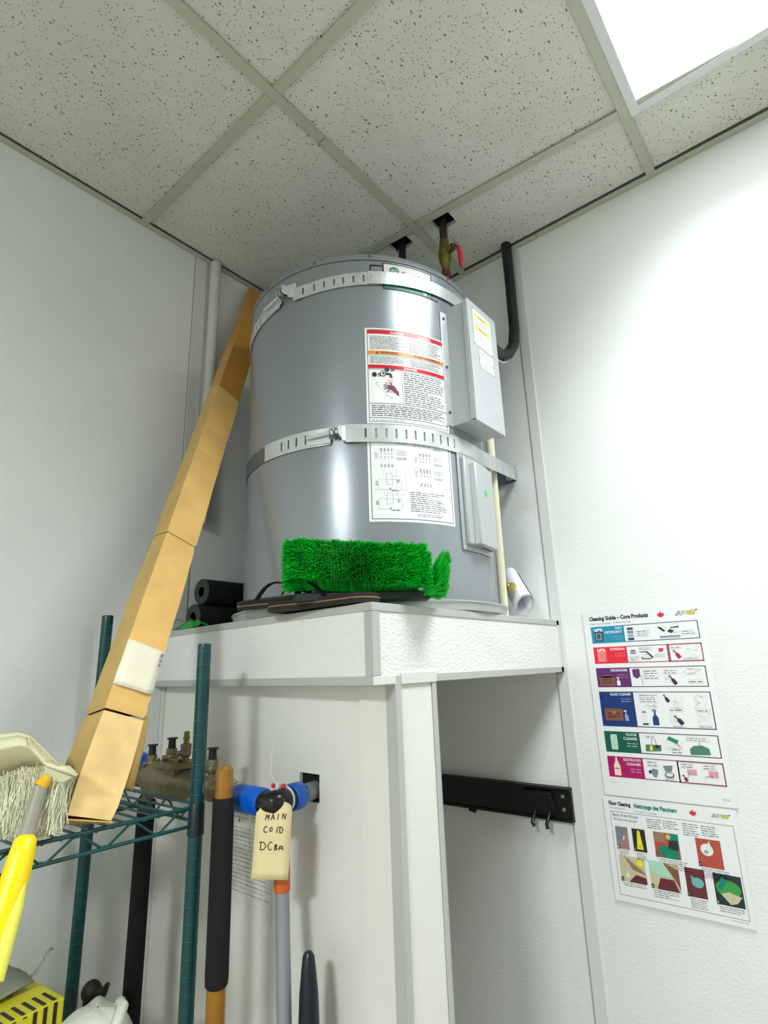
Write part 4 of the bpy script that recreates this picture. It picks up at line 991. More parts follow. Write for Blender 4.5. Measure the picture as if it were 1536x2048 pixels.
# green broom head
bc = V(.741, -.728, 0); bd = V(.72, .69, 0).normalized(); bn = V(bd.y, -bd.x, 0)
t = thing('push_broom', 'bright green bristled push broom head resting on the front corner of the stand', 'broom head', (bc.x, bc.y, 1.512))
mb = MB(); 
zb0 = 1.524
mb.prism([(-.125, -.026), (-.13, -.02), (-.13, .02), (-.125, .026), (.125, .026), (.13, .02), (.13, -.02), (.125, -.026)], V(bc.x, bc.y, zb0), bd, bn, (0, 0, .016), 'greenblock')
build(mb, 'broom_block', t, smooth=30, bevel=.002)
BRISTLE_N = 30000
rnd = random.Random(3); mb = MB()
nv = 0
va = []; fa = []; mm = []
HL, HD, HH = .146, .050, .106            # half length, half depth, height of the bristle mass
for i in range(BRISTLE_N):
    q_ = rnd.random()
    if q_ < .42:      # tips on the face toward the room
        u = rnd.uniform(-1, 1); v_ = 1.0+rnd.gauss(0, .07); h = rnd.uniform(.16 if u > 0 else .22, 1.0)**.9
        v_ *= 1.08-.16*abs(h-.45)
    elif q_ < .50:    # back face
        u = rnd.uniform(-1, 1); v_ = -.95+rnd.gauss(0, .05); h = rnd.uniform(.3, 1.0)
    elif q_ < .66:    # ends
        u = (1.0+rnd.gauss(0, .02))*(1 if rnd.random() < .6 else -1); v_ = rnd.uniform(-1, 1); h = rnd.uniform(.10, .98)
    else:
        u = rnd.uniform(-1, 1); v_ = rnd.uniform(-1, 1); h = .96+rnd.gauss(0, .025)
    u = round(u*30)/30+rnd.gauss(0, .010)
    h += .05*noise.noise(V(u*7, v_*3, 2)); v_ += .10*noise.noise(V(u*6, h*4, 5))
    if v_ > .5 and h > .8: v_ *= .93
    hh = h*HH
    if u > .86: hh *= .90-.12*rnd.random()
    if u < -.9: hh *= .97
    tip = V(bc.x, bc.y, zb0-.006)+bd*(u*HL)+bn*(v_*HD+.008)+V(0, 0, hh)
    root = V(bc.x, bc.y, zb0+.008+.80*hh*(v_ > .8))+bd*(max(-.96, min(.96, u*.90))*.128)+bn*(max(-1, min(1, v_*.5))*.022)
    if u > .9:        # splayed clump at the right-hand end
        root = V(bc.x, bc.y, zb0+.004)+bd*(.112+.016*rnd.random())+bn*(v_*.018); tip += bd*(.006+.016*(hh/HH))+bn*.004
    lf = V(0, 0, .0085*(1-u)); root += lf; tip += lf
    if rnd.random() < .003: tip = root.lerp(tip, 1.15)
    mid = root.lerp(tip, .55)+V(0, 0, .004)*(1-h)
    a = V(rnd.gauss(0, 1), rnd.gauss(0, 1), rnd.gauss(0, .4)).normalized(); dr = (tip-root).normalized(); a = (a-dr*a.dot(dr)).normalized()*.00044; b = dr.cross(a)
    tri = [a, -a*.5+b*.87, -a*.5-b*.87]
    for P_, k in ((root, 1), (mid, 1.1), (tip, .95)): va += [P_+q2*k for q2 in tri]
    mt_ = 0 if i % 3 else 1
    for r_ in range(2):
        for k in range(3):
            k2 = (k+1) % 3; fa.append((nv+r_*3+k, nv+r_*3+k2, nv+r_*3+3+k2, nv+r_*3+3+k)); mm.append(mt_)
    fa.append((nv+6, nv+7, nv+8)); mm.append(mt_)
    nv += 9
mb.mi('greenbristle'); mb.mi('greenbristle2'); mb.v = [tuple(p) for p in va]; mb.f = fa; mb.m = mm
o = build(mb, 'bristles', t, smooth=0, label='dense green bristles'); o['kind'] = 'stuff'

# sandals
def sandal(name, heel, toe, z, tilt, label, roll_=0, flip=1):
    t = thing(name, label, 'sandal', ((heel[0]+toe[0])/2, (heel[1]+toe[1])/2, z), 'flip-flops on the stand')
    h = V(*heel, z); d = V(toe[0]-heel[0], toe[1]-heel[1], tilt); L = d.length; d.normalize(); s = V(-d.y, d.x, 0).normalized()*flip; n = s.cross(d)*flip
    if n.z < 0: n = -n
    if roll_: s, n = s*cos(roll_)+n*sin(roll_), n*cos(roll_)-s*sin(roll_)
    out = [(0, .0), (.02, .018), (.06, .030), (.12, .034), (.25, .033), (.42, .031), (.6, .037), (.78, .044), (.88, .043), (.95, .034), (.99, .018), (1, 0), (.99, -.016), (.95, -.030), (.88, -.038), (.78, -.041), (.6, -.037), (.42, -.031), (.25, -.032), (.12, -.033), (.06, -.028), (.02, -.016)]
    poly = [(u*L, v) for u, v in out]
    for nm, z0, th, m, g in (('outsole', 0, .0085, 'sole', 1.0), ('midsole_stripe', .0085, .0022, 'tan', 1.008), ('footbed', .0107, .008, 'sole', .995)):
        mb = MB(); mb.prism([((x-L/2)*g+L/2, y*g) for x, y in poly], h+n*z0, d, s, n*th, m); build(mb, nm, t, smooth=40)
    top = h+n*.0187
    post_ = top+d*L*.80
    def arc(side):
        p0 = top+d*L*.36+s*.036*side; pts = []
        for i in range(9):
            q_ = i/8; p = p0.lerp(post_, q_); pts.append(p+n*(.030*sin(pi*min(1, q_*1.05))*(1 if q_ < 1 else 0)+.002)+s*side*.010*sin(pi*q_))
        return pts
    for side in (1, -1):
        build(MB().tube(arc(side), [(.0022, .0075)]*7+[(.0025, .005)]*2, 'blackrubber', 8, flat=n), 'strap', t)
    return t
sandal('flip_flop', (.405, -.756), (.690, -.765), 1.5375, -.010, 'black flip-flop resting tilted on the drain pan rim, left of the green broom', .22)
sandal('flip_flop', (.812, -.770), (.545, -.778), 1.5125, .002, 'second black flip-flop, lying flat at the stand edge partly under the green broom', 0)

# ================================================================== BRUSH AND DUSTPAN ON THE SHELF
ridge_b = [(0.352, -1.219, 1.316), (0.378, -1.2, 1.318), (0.401, -1.181, 1.32), (0.415, -1.167, 1.313), (0.449, -1.134, 1.269), (0.489, -1.126, 1.259)]
ridge_f = [(0.387, -1.228, 1.309), (0.412, -1.21, 1.313), (0.436, -1.192, 1.316), (0.447, -1.181, 1.311), (0.473, -1.148, 1.273), (0.500, -1.130, 1.259)]
rim = [(0.415, -1.234, 1.293), (0.439, -1.216, 1.3), (0.464, -1.198, 1.306), (0.475, -1.188, 1.302), (0.488, -1.168, 1.275), (0.519, -1.137, 1.258)]
low = [(0.354, -1.209, 1.235), (0.381, -1.191, 1.245), (0.41, -1.17, 1.254), (0.426, -1.159, 1.259), (0.445, -1.152, 1.262), (0.497, -1.135, 1.253)]
t = thing('dustpan', 'cream plastic dustpan tilted above the wire shelf beside the cardboard box', 'dustpan', (.43, -1.18, 1.25))
ext = V(-.16, -.13, -.03)
def X_(L): return [Vector(L[0])+ext]+[Vector(p) for p in L]
build(MB().grid([X_(ridge_b), X_(ridge_f)], 'creamplastic'), 'back_wall', t, smooth=20, solid=.004)
build(MB().grid([X_(ridge_f), [Vector(p)*.5+Vector(q)*.5 for p, q in zip(X_(ridge_f), X_(rim))], X_(rim)], 'creamplastic'), 'rim', t, smooth=20, solid=.004)
build(MB().grid([X_(rim), [Vector(p)*.4+Vector(q)*.6+V(-.012, .008, 0) for p, q in zip(X_(rim), X_(low))], X_(low)], 'creamshade'), 'tray_floor', t, smooth=40, solid=.004)
for k in range(5):
    a = Vector(ridge_f[3]).lerp(Vector(ridge_f[4]), k/5+.02); b = Vector(rim[3]).lerp(Vector(rim[4]), k/5+.02)
    build(MB().tube([a+V(0, 0, .003), b+V(0, 0, .004)], [(.0016, .005)]*2, 'creamplastic', 6), 'rib', t)
tip = V(.519, -1.137, 1.258)
mb = MB(); mb.prism([(0, 0), (.034, .010), (.050, .002), (.034, -.012), (.006, -.018)], Vector(rim[4])+V(-.006, -.001, -.002), (V(*rim[5])-V(*rim[4])).normalized(), V(0, 0, 1), V(-.012, .012, 0), 'creamplastic'); build(mb, 'corner_lip', t, smooth=0, bevel=.002)

t = thing('hand_brush', 'long pale-bristled brush with grey tube and yellow grip over the shelf edge', 'brush', (.49, -1.17, 1.17))
brt = [(0.398, -1.21, 1.240), (0.431, -1.188, 1.256), (0.449, -1.174, 1.261), (0.473, -1.155, 1.26), (0.489, -1.139, 1.254)]
brb = [(0.412, -1.200, 1.176), (0.429, -1.188, 1.174), (0.452, -1.172, 1.174), (0.468, -1.160, 1.174), (0.480, -1.152, 1.178)]
rnd = random.Random(5); va = []; fa = []; nv = 0
def along(L, s_):
    s_ = max(0, min(.9999, s_))*(len(L)-1); i = int(s_); return Vector(L[i]).lerp(Vector(L[i+1]), s_-i)
for i in range(12000):
    s_ = rnd.random(); 
    a = along(brt, s_)+V(rnd.gauss(0, .005), rnd.gauss(0, .006), rnd.gauss(0, .004)); b = along(brb, s_*1.0+rnd.gauss(0, .05))+V(rnd.gauss(0, .008), rnd.gauss(0, .008), abs(rnd.gauss(0, .008)))
    m_ = a.lerp(b, .5)+V(rnd.gauss(0, .004), rnd.gauss(0, .004), 0)
    e_ = V(rnd.gauss(0, 1), rnd.gauss(0, 1), 0).normalized()*.0006; f_ = V(-e_.y, e_.x, 0)
    for P_ in (a, m_, b): va += [P_+e_, P_-e_*.5+f_*.87, P_-e_*.5-f_*.87]
    for r_ in range(2):
        for k in range(3):
            k2 = (k+1) % 3; fa.append((nv+r_*3+k, nv+r_*3+k2, nv+r_*3+3+k2, nv+r_*3+3+k))
    nv += 9
mb = MB(); mb.mi('pale'); mb.v = [tuple(p) for p in va]; mb.f = fa; mb.m = [0]*len(fa)
o = build(mb, 'bristles', t, smooth=0); o['kind'] = 'stuff'
build(MB().tube([brt[0], brt[1], brt[2], brt[3], brt[4]], [(.009, .006)]*5, 'creamplastic', 12), 'brush_block', t)
build(MB().tube([(.489, -1.163, 1.260), (.488, -1.168, 1.252), (.4885, -1.173, 1.246)], [.006, .0095, .0095], 'knob', 16), 'socket', t, label='amber yellow socket')
build(MB().tube([(.4885, -1.172, 1.248), (.4925, -1.179, 1.215), (.496, -1.187, 1.177)], [.0088, .0105, .0115], 'greytube', 20), 'tube', t)
G_ = [V(.4985, -1.187, 1.186), V(.5, -1.188, 1.181), V(.504, -1.192, 1.165), V(.512, -1.199, 1.143), V(.520, -1.209, 1.111), V(.530, -1.219, 1.082), V(.546, -1.232, 1.041)]
build(MB().tube(G_, [.010, .0145, .0165, .0178, .0178, .0165, .0165], 'yellow', 24), 'grip', t, label='glossy yellow grip')
lo = V(.0105, .0075, -.002)
build(MB().tube([p+lo for p in G_[3:]], [.004, .0095, .0105, .010], 'lime', 16), 'grip_insert', t, label='pale lime soft insert')

# ================================================================== LOWER SHELF ITEMS
t = thing('yellow_carton', 'yellow carton with black stripes on the lower wire shelf', 'carton', (.25, -1.10, .712))
zt = .870; A0, A1 = V(.282, -1.015, 0), V(.173, -1.029, 0)      # right corner, back corner
rgt, bck = V(.288, -1.052, 0), None
fu = V(.072, -.095, 0)
dirL = (V(.225, -1.125, 0)-V(.284, -1.030, 0)).normalized()
R0 = V(.288, -1.016, 0); dn_ = V(-.985, -.10, 0).normalized(); df = V(.10, -.985, 0).normalized()
LW_, LD = .20, .30
def yp(u, v, z): p = R0+dn_*u+df*v; return V(p.x, p.y, z)
build(MB().hexa([yp(0, 0, .711), yp(LW_, 0, .711), yp(LW_, LD, .711), yp(0, LD, .711), yp(0, 0, zt), yp(LW_, 0, zt), yp(LW_, LD, zt), yp(0, LD, zt)], 'yellowbox'), 'carton_body', t, smooth=0, bevel=.003)
mb = MB()
Dy = Decal(lambda u, v, lay: yp(u, v, zt+.0003+.0002*lay)); 
for k in range(13): Dy.poly([(.003, .012+.0165*k), (.003, .0185+.0165*k), (.044, .0185+.0165*k), (.044, .012+.0165*k)], 'black')
Dy.disc(.125, .15, .055, .06, 'beige', 1, 32); Dy.disc(.125, .15, .050, .055, 'yellowink', 2, 32)
Dy.rect(.085, .045, .110, .055, 'charcoal'); Dy.rect(.085, .060, .110, .066, 'charcoal')
Dz = Decal(lambda u, v, lay: yp(-.0004-.0002*lay, u, v))
for k in range(13): Dz.rect(.012+.0165*k, zt-.06 if k < 3 else zt-.004, .0185+.0165*k, zt-.002, 'black')
Dz.rect(.028, zt-.040, .051, zt-.034, 'black')
Dz.text('TOUGH', .12, zt-.075, 'black', h=.03) if False else None
Dz.rect(.075, zt-.045, .079, zt-.030, 'black'); Dz.rect(.082, zt-.045, .086, zt-.030, 'black')
mb = Dy.mb; off = len(mb.v)
for f, m_ in zip(Dz.mb.f, Dz.mb.m): mb.add([Dz.mb.v[i] for i in f], [tuple(range(len(f)))], Dz.mb.names[m_])
build(mb, 'printed_stripes', t, smooth=0)

mb = MB(); rows = []
for i in range(9):
    v = .02+.25*i/8
    rows.append([yp(.070+.028*j, v, zt+.004+.010*(j/5)+.004*sin(j*1.3+i*.7)+.010*max(0, 1-i/2)) for j in range(5)])
mb.grid(rows, 'foil')
t = build(mb, 'metal_sheet', smooth=40, solid=.003); tag(t, 'dull grey bent sheet lying on top of the yellow carton', 'sheet')
cu = [(.022, .014), (.012, .017), (.003, .023), (-.004, .033), (-.009, .043), (-.018, .047)]
mb = MB(); mb.grid([[yp(.084, v, zt+h), yp(.092, v, zt+h+.001)] for v, h in cu], 'foil'); build(mb, 'curled_edge', t, smooth=40, solid=.0008)

# white bag with handle
bc2 = V(.325, -.975, .711)
mb = MB(); rows = []
for i in range(13):
    ph = pi/2*i/12; row = []
    for k in range(36):
        th = 2*pi*k/36; r_ = (.074*cos(ph)**.5 if i < 12 else .002)
        n_ = noise.noise(V(cos(th)*1.6, sin(th)*1.6, i*.35))*.016
        row.append(bc2+V(cos(th)*(r_+n_*cos(ph)), sin(th)*(r_+n_*cos(ph)), (.138)*sin(ph)*(1+.3*cos(ph)*noise.noise(V(cos(th)*1.5, sin(th)*1.5, 7)))))
    rows.append(row)
mb.grid(rows, 'bag', wrap=True)
t = build(mb, 'plastic_bag', origin=bc2, smooth=60); tag(t, 'crumpled milky plastic bag with a loop handle beside the yellow carton', 'bag')
hp = [bc2+V(-.005, .03, .115), bc2+V(.02, .03, .140), bc2+V(.048, .02, .145), bc2+V(.066, 0, .125), bc2+V(.070, -.02, .09), bc2+V(.068, -.03, .05)]
build(MB().tube(hp, [.006, .008, .009, .009, .008, .008], 'bag', 12), 'loop_handle', t)
mb = MB(); mb.ball(V(.236, -.945, .836), .018, 'blackrubber', 8); mb.tube([V(.236, -.945, .834), V(.262, -.935, .838), V(.270, -.932, .852)], [.012, .008, .004], 'blackrubber', 10)
mb.tube([V(.236, -.945, .711), V(.236, -.945, .832)], .014, 'blackrubber', 12)
t = build(mb, 'black_nozzle'); tag(t, 'small dark bottle top poking up behind the milky plastic bag', 'bottle')

# ================================================================== POSTERS
LEAF = [(0, -1), (.06, -.45), (.55, -.55), (.45, -.35), (.95, .05), (.75, .15), (.85, .5), (.5, .42), (.42, .55), (.2, .3), (.3, .8), (.14, .72), (0, 1)]
LEAF = LEAF+[(-x, y) for x, y in reversed(LEAF[1:-1])]
def leaf(D, u, v, r, lay=2):
    # fan triangles from the centre keep the concave outline
    n = len(LEAF)
    for i in range(n):
        a, b = LEAF[i], LEAF[(i+1) % n]
        D.poly([(u, v), (u+a[0]*r, v+a[1]*r), (u+b[0]*r, v+b[1]*r)], 'leafred', lay)
def logo(D, u, v, h):
    D.text('SUB', u, v, 'charcoal', w=h*2.05, h=h, lay=2, bold=.09, shear=.2); D.text('WAY', u+h*2.05, v, 'charcoal', w=h*2.2, h=h, lay=2, bold=.09, shear=.2)
    D.text('SUB', u+h*.08, v+h*.08, 'white', w=h*1.9, h=h*.84, lay=3, bold=.02, shear=.2); D.text('WAY', u+h*2.13, v+h*.08, 'lemon', w=h*2.05, h=h*.84, lay=3, bold=.03, shear=.2)
    D.poly([(u-h*.25, v+h*.15), (u+h*.1, v+h*.4), (u+h*.1, v)], 'charcoal', 2); D.poly([(u+h*4.3, v+h*.75), (u+h*4.75, v+h*1.05), (u+h*4.3, v+h*1.2)], 'charcoal', 2)
def jug(D, u, v, w, h, body, cap):
    D.rect(u, v, u+w, v+h*.78, body, 2); D.poly([(u, v+h*.78), (u+w, v+h*.78), (u+w*.85, v+h), (u+w*.35, v+h), (u+w*.2, v+h*.86)], cap, 2)
    D.rect(u+w*.42, v+h*.80, u+w*.75, v+h*.88, body, 3); D.rect(u+w*.02, v+h*.84, u+w*.16, v+h*1.0, cap, 3); D.frame(u+w*.2, v+h*.14, u+w*.75, v+h*.62, w*.04, cap, 3)
def bottle(D, u, v, w, h, c, tilt=0, cap='charcoal'):
    def R(x, y): return (u+x*cos(tilt)-y*sin(tilt), v+x*sin(tilt)+y*cos(tilt))
    D.poly([R(-w/2, 0), R(w/2, 0), R(w/2, h*.55), R(w*.15, h*.75), R(w*.15, h), R(-w*.15, h), R(-w*.15, h*.75), R(-w/2, h*.55)], c, 3)
    D.poly([R(-w*.5, h), R(w*.35, h), R(w*.2, h*1.15), R(-w*.35, h*1.15)], cap, 3)
def capbox(D, u0, v0, u1, v1, n=2):
    D.rect(u0, v0, u1, v1, 'white', 2.6); D.frame(u0, v0, u1, v1, .0005, 'lightink', 3); D.lines(u0+.002, v0+.001, u1-.002, v1-.001, n, 'greyink', 3, fill=.4)
def sketch(D, u0, v0, u1, v1, seed, m='greyink'):
    r_ = random.Random(seed)
    D.rect(u0, v0, u1, v1, 'offwhite', 2.2)
    for _ in range(9):
        a = (r_.uniform(u0, u1), r_.uniform(v0, v1)); b = (a[0]+r_.uniform(-.5, .5)*(u1-u0), a[1]+r_.uniform(-.3, .3)*(v1-v0))
        b = (min(max(b[0], u0), u1), min(max(b[1], v0), v1)); D.line(a, b, .0007, r_.choice([m, 'lightink', 'lightink']), 3)

PXa, PZa = .897, 1.529; PW, PH = .292, .455
def posterfn(x0, ztop, skew=0.0):
    return lambda u, v, lay: V(x0+u, -.0032-.00022*lay, ztop-v*1.0+skew*u)
def poster_thing(lab, x0, zt_, h):
    return thing('poster', lab, 'poster', (x0+PW/2, 0, zt_-h))
def sheet(parent, fn, W_, H_, m='white'):
    n = 12; mb = MB()
    mb.grid([[fn(W_*i/n, 0, 0), fn(W_*i/n, H_, 0)] for i in range(n+1)], m)
    return build(mb, 'sheet', parent, smooth=0, solid=.0002)
def flipD(fn, H_): return lambda u, v, lay: fn(u, H_-v, lay)      # decal v is measured upward
pt = poster_thing('large laminated cleaning chart with six coloured rows on the right wall, upper of the two', PXa, PZa, PH)
f1 = flipD(posterfn(PXa, PZa), PH); sheet(pt, posterfn(PXa, PZa), PW, PH)
D = Decal(f1)
D.text('Cleaning Guide \u2013 Core Products', .017, PH-.0315, 'black', w=.150, h=.0142, bold=.045)
D.text('Guide de nettoyage \u2013 Produits de base', .018, PH-.0395, 'greyink', w=.105, h=.0055)
leaf(D, .197, PH-.026, .0095); logo(D, .232, PH-.030, .0105)
rowsP = [(.044, .087, 'teal', 'tealdark', ['DISH', 'DETERGENT']), (.097, .139, 'crimson', 'crimsondark', ['SUPERSAN']), (.150, .198, 'purple', 'purpledark', ['DEGREASER']),
         (.209, .293, 'royal', 'navyline', ['GLASS CLEANER']), (.305, .354, 'forest', 'forestdark', ['FLOOR', 'CLEANER']), (.364, .412, 'magenta', 'magentadark', ['RESTROOM', 'CLEANER'])]
U0, U1, UB = .018, .277, .102
for ri, (v0, v1, c, cb, words) in enumerate(rowsP):
    a, b = PH-v1, PH-v0
    D.rect(U0, a, U1, b, cb, 1); D.rect(U0, a, UB, b, c, 1.5); D.rect(UB+.0014, a+.0019, U1-.0022, b-.0019, 'white', 1.5)
    for wi, wd in enumerate(words):
        vs_, fs_, asp = text_tris(wd, .02); hh = .0062; ww = min(hh*asp*.95, .052); D.text(wd, UB-.004-ww, b-.0095-wi*.0095, 'white', w=ww, h=hh, lay=3, bold=.02)
    k = len(words); tint = {'teal': 'bluepale', 'crimson': 'pink', 'purple': 'mauve', 'royal': 'bluepale', 'forest': 'mint', 'magenta': 'pinkpale'}[c]
    D.lines(UB-.030, b-.0165-.0095*k, UB-.004, b-.011-.0095*(k-1)-.003, 2, tint, 3, fill=.35)
# row pictures
a = PH-.087; jug(D, .026, a+.004, .023, .034, 'slate', 'offwhite')
for i, c in enumerate(('slate', 'steel', 'bluepale', 'royal')): D.rect(.111, a+.004+.009*(3-i)*.95, .126, a+.010+.009*(3-i)*.95, c, 3)
capbox(D, .132, a+.012, .166, a+.028, 3); sketch(D, .187, a+.008, .234, a+.038, 1); D.poly([(.184, a+.032), (.192, a+.032), (.202, a+.022), (.198, a+.020)], 'black', 4); D.poly([(.214, a+.030), (.234, a+.032), (.234, a+.029), (.214, a+.028)], 'black', 4)
D.poly([(.206, a+.020), (.216, a+.016), (.222, a+.022), (.212, a+.026)], 'charcoal', 4); D.rect(.187, a+.008, .234, a+.0095, 'black', 4); D.rect(.187, a+.005, .234, a+.006, 'greyink', 4); capbox(D, .237, a+.010, .270, a+.022, 2)
a = PH-.139; jug(D, .027, a+.004, .023, .034, 'pink', 'peach')
D.rect(.112, a+.028, .124, a+.031, 'charcoal', 3); D.rect(.111, a+.022, .125, a+.026, 'steel', 3); capbox(D, .108, a+.004, .132, a+.017, 3); capbox(D, .132, a+.030, .165, a+.038, 2)
D.poly([(.134, a+.027), (.152, a+.027), (.166, a+.012), (.162, a+.010), (.150, a+.025), (.134, a+.0255)], 'black', 4); D.poly([(.140, a+.010), (.160, a+.010), (.160, a+.008), (.138, a+.008), (.136, a+.016)], 'black', 4); sketch(D, .140, a+.012, .156, a+.023, 2)
D.poly([(.180, a+.024), (.190, a+.026), (.191, a+.033), (.180, a+.033)], 'crimson', 4); capbox(D, .168, a+.012, .192, a+.020, 2)
D.rect(.199, a, .202, a+.042, 'crimsondark', 4); capbox(D, .205, a+.030, .232, a+.037, 1); bottle(D, .226, a+.008, .009, .020, 'crimsondark', .6, 'steel'); sketch(D, .240, a+.014, .268, a+.034, 3); capbox(D, .232, a+.004, .266, a+.010, 1)
D.frame(.2025, a, U1, a+.042, .0022, 'crimsondark', 4)
a = PH-.198; D.rect(.024, a+.003, .064, a+.027, 'brown', 3); D.disc(.044, a+.027, .018, .004, 'brown', 3); D.lines(.032, a+.008, .056, a+.022, 2, 'darkwood', 4); bottle(D, .072, a+.004, .009, .018, 'offwhite', 0, 'white')
D.poly([(.109, a+.043), (.127, a+.044), (.127, a+.026), (.119, a+.020), (.110, a+.026)], 'purple', 3); D.line((.128, a+.030), (.131, a+.006), .0012, 'greyink', 3); capbox(D, .134, a+.018, .170, a+.042, 4)
capbox(D, .182, a+.030, .214, a+.042, 2); bottle(D, .208, a+.006, .009, .022, 'purpledark', .6, 'steel'); sketch(D, .184, a+.010, .198, a+.026, 4); sketch(D, .226, a+.026, .266, a+.043, 5); capbox(D, .234, a+.008, .268, a+.017, 1)
a = PH-.293; D.rect(.027, a+.014, .072, a+.043, 'brown', 3); D.lines(.034, a+.020, .066, a+.036, 2, 'darkwood', 4); D.disc(.05, a+.034, .006, .004, 'tan2', 5); bottle(D, .081, a+.014, .009, .022, 'bluepale', .1, 'white')
capbox(D, .116, a+.058, .160, a+.079, 4); bottle(D, .124, a+.006, .013, .028, 'offwhite', 0, 'steel'); D.rect(.1175, a+.006, .1305, a+.010, 'charcoal', 4); bottle(D, .148, a+.006, .014, .032, 'royal', 0, 'steel'); sketch(D, .124, a+.044, .156, a+.054, 6)
bottle(D, .184, a+.060, .008, .017, 'charcoal', .5, 'steel'); sketch(D, .192, a+.044, .216, a+.078, 7); capbox(D, .182, a+.038, .214, a+.047, 1); bottle(D, .208, a+.010, .010, .022, 'navyline', .7, 'steel'); sketch(D, .182, a+.012, .196, a+.034, 8); capbox(D, .184, a+.002, .214, a+.008, 1)
sketch(D, .238, a+.046, .268, a+.078, 9); capbox(D, .240, a+.038, .270, a+.046, 1); sketch(D, .238, a+.016, .270, a+.034, 10); capbox(D, .240, a+.003, .272, a+.010, 1)
a = PH-.354; D.rect(.033, a+.006, .049, a+.042, 'mint', 3); D.frame(.033, a+.006, .049, a+.042, .0015, 'offwhite', 4)
D.poly([(.114, a+.006), (.150, a+.008), (.152, a+.022), (.116, a+.022)], 'midgreen', 3); D.poly([(.124, a+.009), (.131, a+.009), (.131, a+.020), (.126, a+.021)], 'lemon', 4); D.line((.132, a+.036), (.129, a+.020), .001, 'charcoal', 4); D.line((.138, a+.036), (.142, a+.020), .001, 'charcoal', 4); D.disc(.142, a+.018, .006, .004, 'charcoal', 4); capbox(D, .118, a+.037, .140, a+.044, 1)
D.poly([(.166, a+.036), (.172, a+.043), (.192, a+.034), (.187, a+.026)], 'jade', 4); D.line((.188, a+.028), (.194, a+.018), .001, 'charcoal', 4); sketch(D, .162, a+.012, .200, a+.034, 11); capbox(D, .172, a+.004, .196, a+.018, 2)
D.poly([(.214, a+.004), (.256, a+.006), (.254, a+.020), (.240, a+.026), (.222, a+.024), (.213, a+.016)], 'midgreen', 3); D.line((.236, a+.034), (.234, a+.024), .001, 'charcoal', 4); capbox(D, .208, a+.034, .256, a+.044, 2)
a = PH-.412; D.poly([(.032, a+.004), (.048, a+.004), (.048, a+.026), (.042, a+.040), (.038, a+.040), (.032, a+.026)], 'peach', 3); D.poly([(.037, a+.040), (.043, a+.040), (.041, a+.047), (.039, a+.047)], 'offwhite', 3)
D.lines(.034, a+.018, .046, a+.023, 1, 'rust', 4); capbox(D, .112, a+.030, .138, a+.044, 2); D.poly([(.118, a+.020), (.124, a+.026), (.136, a+.024), (.134, a+.014), (.130, a+.006), (.124, a+.008)], 'steel', 3); D.disc(.117, a+.018, .003, .004, 'charcoal', 4)
D.poly([(.148, a+.034), (.170, a+.036), (.166, a+.022), (.152, a+.021)], 'steel', 3); D.disc(.160, a+.014, .011, .007, 'greyink', 3); D.disc(.160, a+.015, .008, .004, 'offwhite', 4); capbox(D, .148, a+.002, .172, a+.008, 1)
D.rect(.180, a, .183, a+.048, 'magentadark', 4); D.frame(.1805, a, U1, a+.048, .0022, 'magentadark', 4); capbox(D, .187, a+.032, .216, a+.044, 2); D.rect(.200, a+.018, .220, a+.030, 'pinkpale', 3); bottle(D, .197, a+.004, .007, .013, 'magentadark', .5, 'charcoal'); sketch(D, .196, a+.012, .210, a+.024, 12)
capbox(D, .234, a+.032, .262, a+.044, 2); D.rect(.244, a+.016, .264, a+.030, 'pinkpale', 3); sketch(D, .234, a+.006, .252, a+.020, 13)
D.lines(.020, .030, .034, .0325, 1, 'lightink', 2); D.lines(.262, .012, .280, .018, 2, 'lightink', 2)
build(D.mb, 'printed_chart', pt, smooth=0)

PZb = 1.0705; H3 = .229
pt2 = poster_thing('smaller laminated floor cleaning chart with eight photographs, directly below the larger one', PXa-.004, PZb, H3)
fb = posterfn(PXa-.006, PZb); f2 = flipD(fb, H3); sheet(pt2, fb, PW, H3)
D = Decal(f2)
D.text('Floor Cleaning', .013, H3-.022, 'black', w=.052, h=.0118, bold=.045); D.text('Nettoyage des Planchers', .073, H3-.023, 'tealtext', w=.096, h=.0128, bold=.045)
D.text('Cleaning Procedures', .013, H3-.0275, 'greyink', w=.038, h=.004); D.text('Procedures de nettoyage', .074, H3-.0300, 'greyink', w=.050, h=.004)
leaf(D, .203, H3-.017, .0085); logo(D, .242, H3-.020, .0080)
D.frame(.013, .014, .281, H3-.033, .0008, 'charcoal', 1)
D.text('Back of the House', .019, H3-.0435, 'charcoal', w=.060, h=.0068); D.text('Arri\u00e8re-boutique', .020, H3-.054, 'charcoal', w=.055, h=.0068)
for u, n in ((.098, 5), (.134, 4), (.176, 6), (.215, 5)): D.lines(u, H3-.036-.0042*n-.004, u+.034, H3-.038, n, 'greyink', 2, fill=.35, ragged=.5)
pics = [(.021, .114, .050, .163), (.060, .114, .090, .163), (.109, .110, .163, .163), (.199, .105, .249, .162), (.021, .045, .080, .100), (.089, .042, .153, .099), (.166, .040, .206, .098), (.223, .036, .277, .096)]
cols = ['mauve', 'charcoal', 'rust', 'rust', 'sand', 'sand', 'darkwood', 'forestdark']
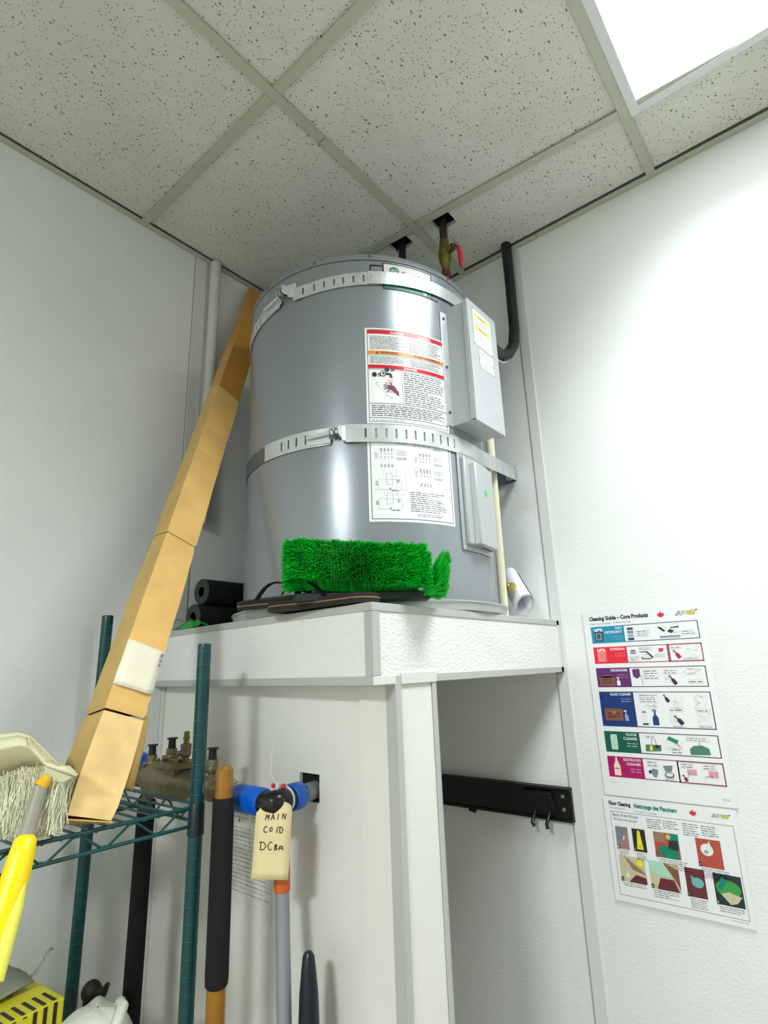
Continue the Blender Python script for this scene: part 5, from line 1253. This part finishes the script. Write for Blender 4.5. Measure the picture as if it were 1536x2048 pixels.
for i, (a0_, b0_, a1_, b1_) in enumerate(pics):
    D.rect(a0_, b0_, a1_, b1_, cols[i], 2); w_, h_ = a1_-a0_, b1_-b0_
    L_ = lambda x, y: (a0_+x*w_, b0_+y*h_)
    if i == 0: D.poly([L_(0, 1), L_(1, .9), L_(.4, .4), L_(0, .3)], 'steel', 3); D.poly([L_(.5, .4), L_(.7, .5), L_(.65, .65)], 'offwhite', 4)
    if i == 1: D.poly([L_(.25, .1), L_(.75, .1), L_(.6, .9), L_(.5, .95), L_(.4, .9)], 'lemon', 3); D.rect(*L_(.4, .2), *L_(.6, .3), 'beige', 4)
    if i == 2: D.rect(*L_(0, .6), *L_(.45, 1), 'tan2', 3); D.poly([L_(.12, .3), L_(.3, .5), L_(.9, .45), L_(.95, 0), L_(.3, .0)], 'jade', 3); D.poly([L_(.55, .45), L_(1, .4), L_(1, 1), L_(.7, 1)], 'jade', 3); D.poly([L_(.55, .4), L_(.95, .35), L_(.95, .75), L_(.6, .7)], 'charcoal', 4); D.disc(*L_(.6, .85), w_*.1, h_*.1, 'beige', 4)
    if i == 3: D.disc(*L_(.42, .62), w_*.26, h_*.22, 'offwhite', 3, 12); D.disc(*L_(.38, .55), w_*.09, h_*.06, 'aqua', 4); D.poly([L_(.45, .8), L_(.55, .95), L_(.6, .78)], 'offwhite', 4)
    if i == 4: D.poly([L_(.3, .0), L_(1, 0), L_(1, .25), L_(.6, .32)], 'darkwood', 3); D.poly([L_(.2, 1), L_(.9, .5), L_(1, .35), L_(.5, .5)], 'tan2', 3); D.disc(*L_(.8, .8), w_*.12, h_*.14, 'lemon', 4, 10); D.poly([L_(.2, .2), L_(.3, .45), L_(.35, .15)], 'offwhite', 4)
    if i == 5: D.poly([L_(.2, 0), L_(.95, 0), L_(.8, .42), L_(.35, .42)], 'darkwood', 3); D.poly([L_(.5, 1), L_(1, .8), L_(1, .1), L_(.8, .5)], 'brown', 3); D.poly([L_(.0, 1), L_(.5, 1), L_(.8, .5), L_(.3, .5), L_(0, .6)], 'mint', 3)
    if i == 6: D.disc(*L_(.6, .52), w_*.32, h_*.18, 'aqua', 3, 12); D.poly([L_(.3, .6), L_(.28, .75), L_(.5, .65)], 'aqua', 4)
    if i == 7: D.disc(*L_(.5, .55), w_*.45, h_*.28, 'grass', 3, 16); D.poly([L_(.1, .5), L_(.3, .9), L_(.5, .8), L_(.3, .5)], 'tealtext', 4); D.poly([L_(.2, .35), L_(.5, .45), L_(.95, .35), L_(.75, .12), L_(.5, .05)], 'sand', 4)
    D.rect(a0_, b0_, a0_+.006, b0_+.009, 'black', 4); D.text(str(i+1), a0_+.0016, b0_+.0018, 'white', w=.0026, h=.0055, lay=5)
    n = (3, 4, 5, 5, 2, 4, 5, 3)[i]; D.lines(a0_+.004, b0_-.0042*n-.001, a0_+(w_ if i not in (2, 3) else w_*1.3), b0_-.0015, n, 'greyink', 2, fill=.35, ragged=.5)
D.lines(.246, .008, .280, .011, 1, 'lightink', 2); build(D.mb, 'printed_chart', pt2, smooth=0)
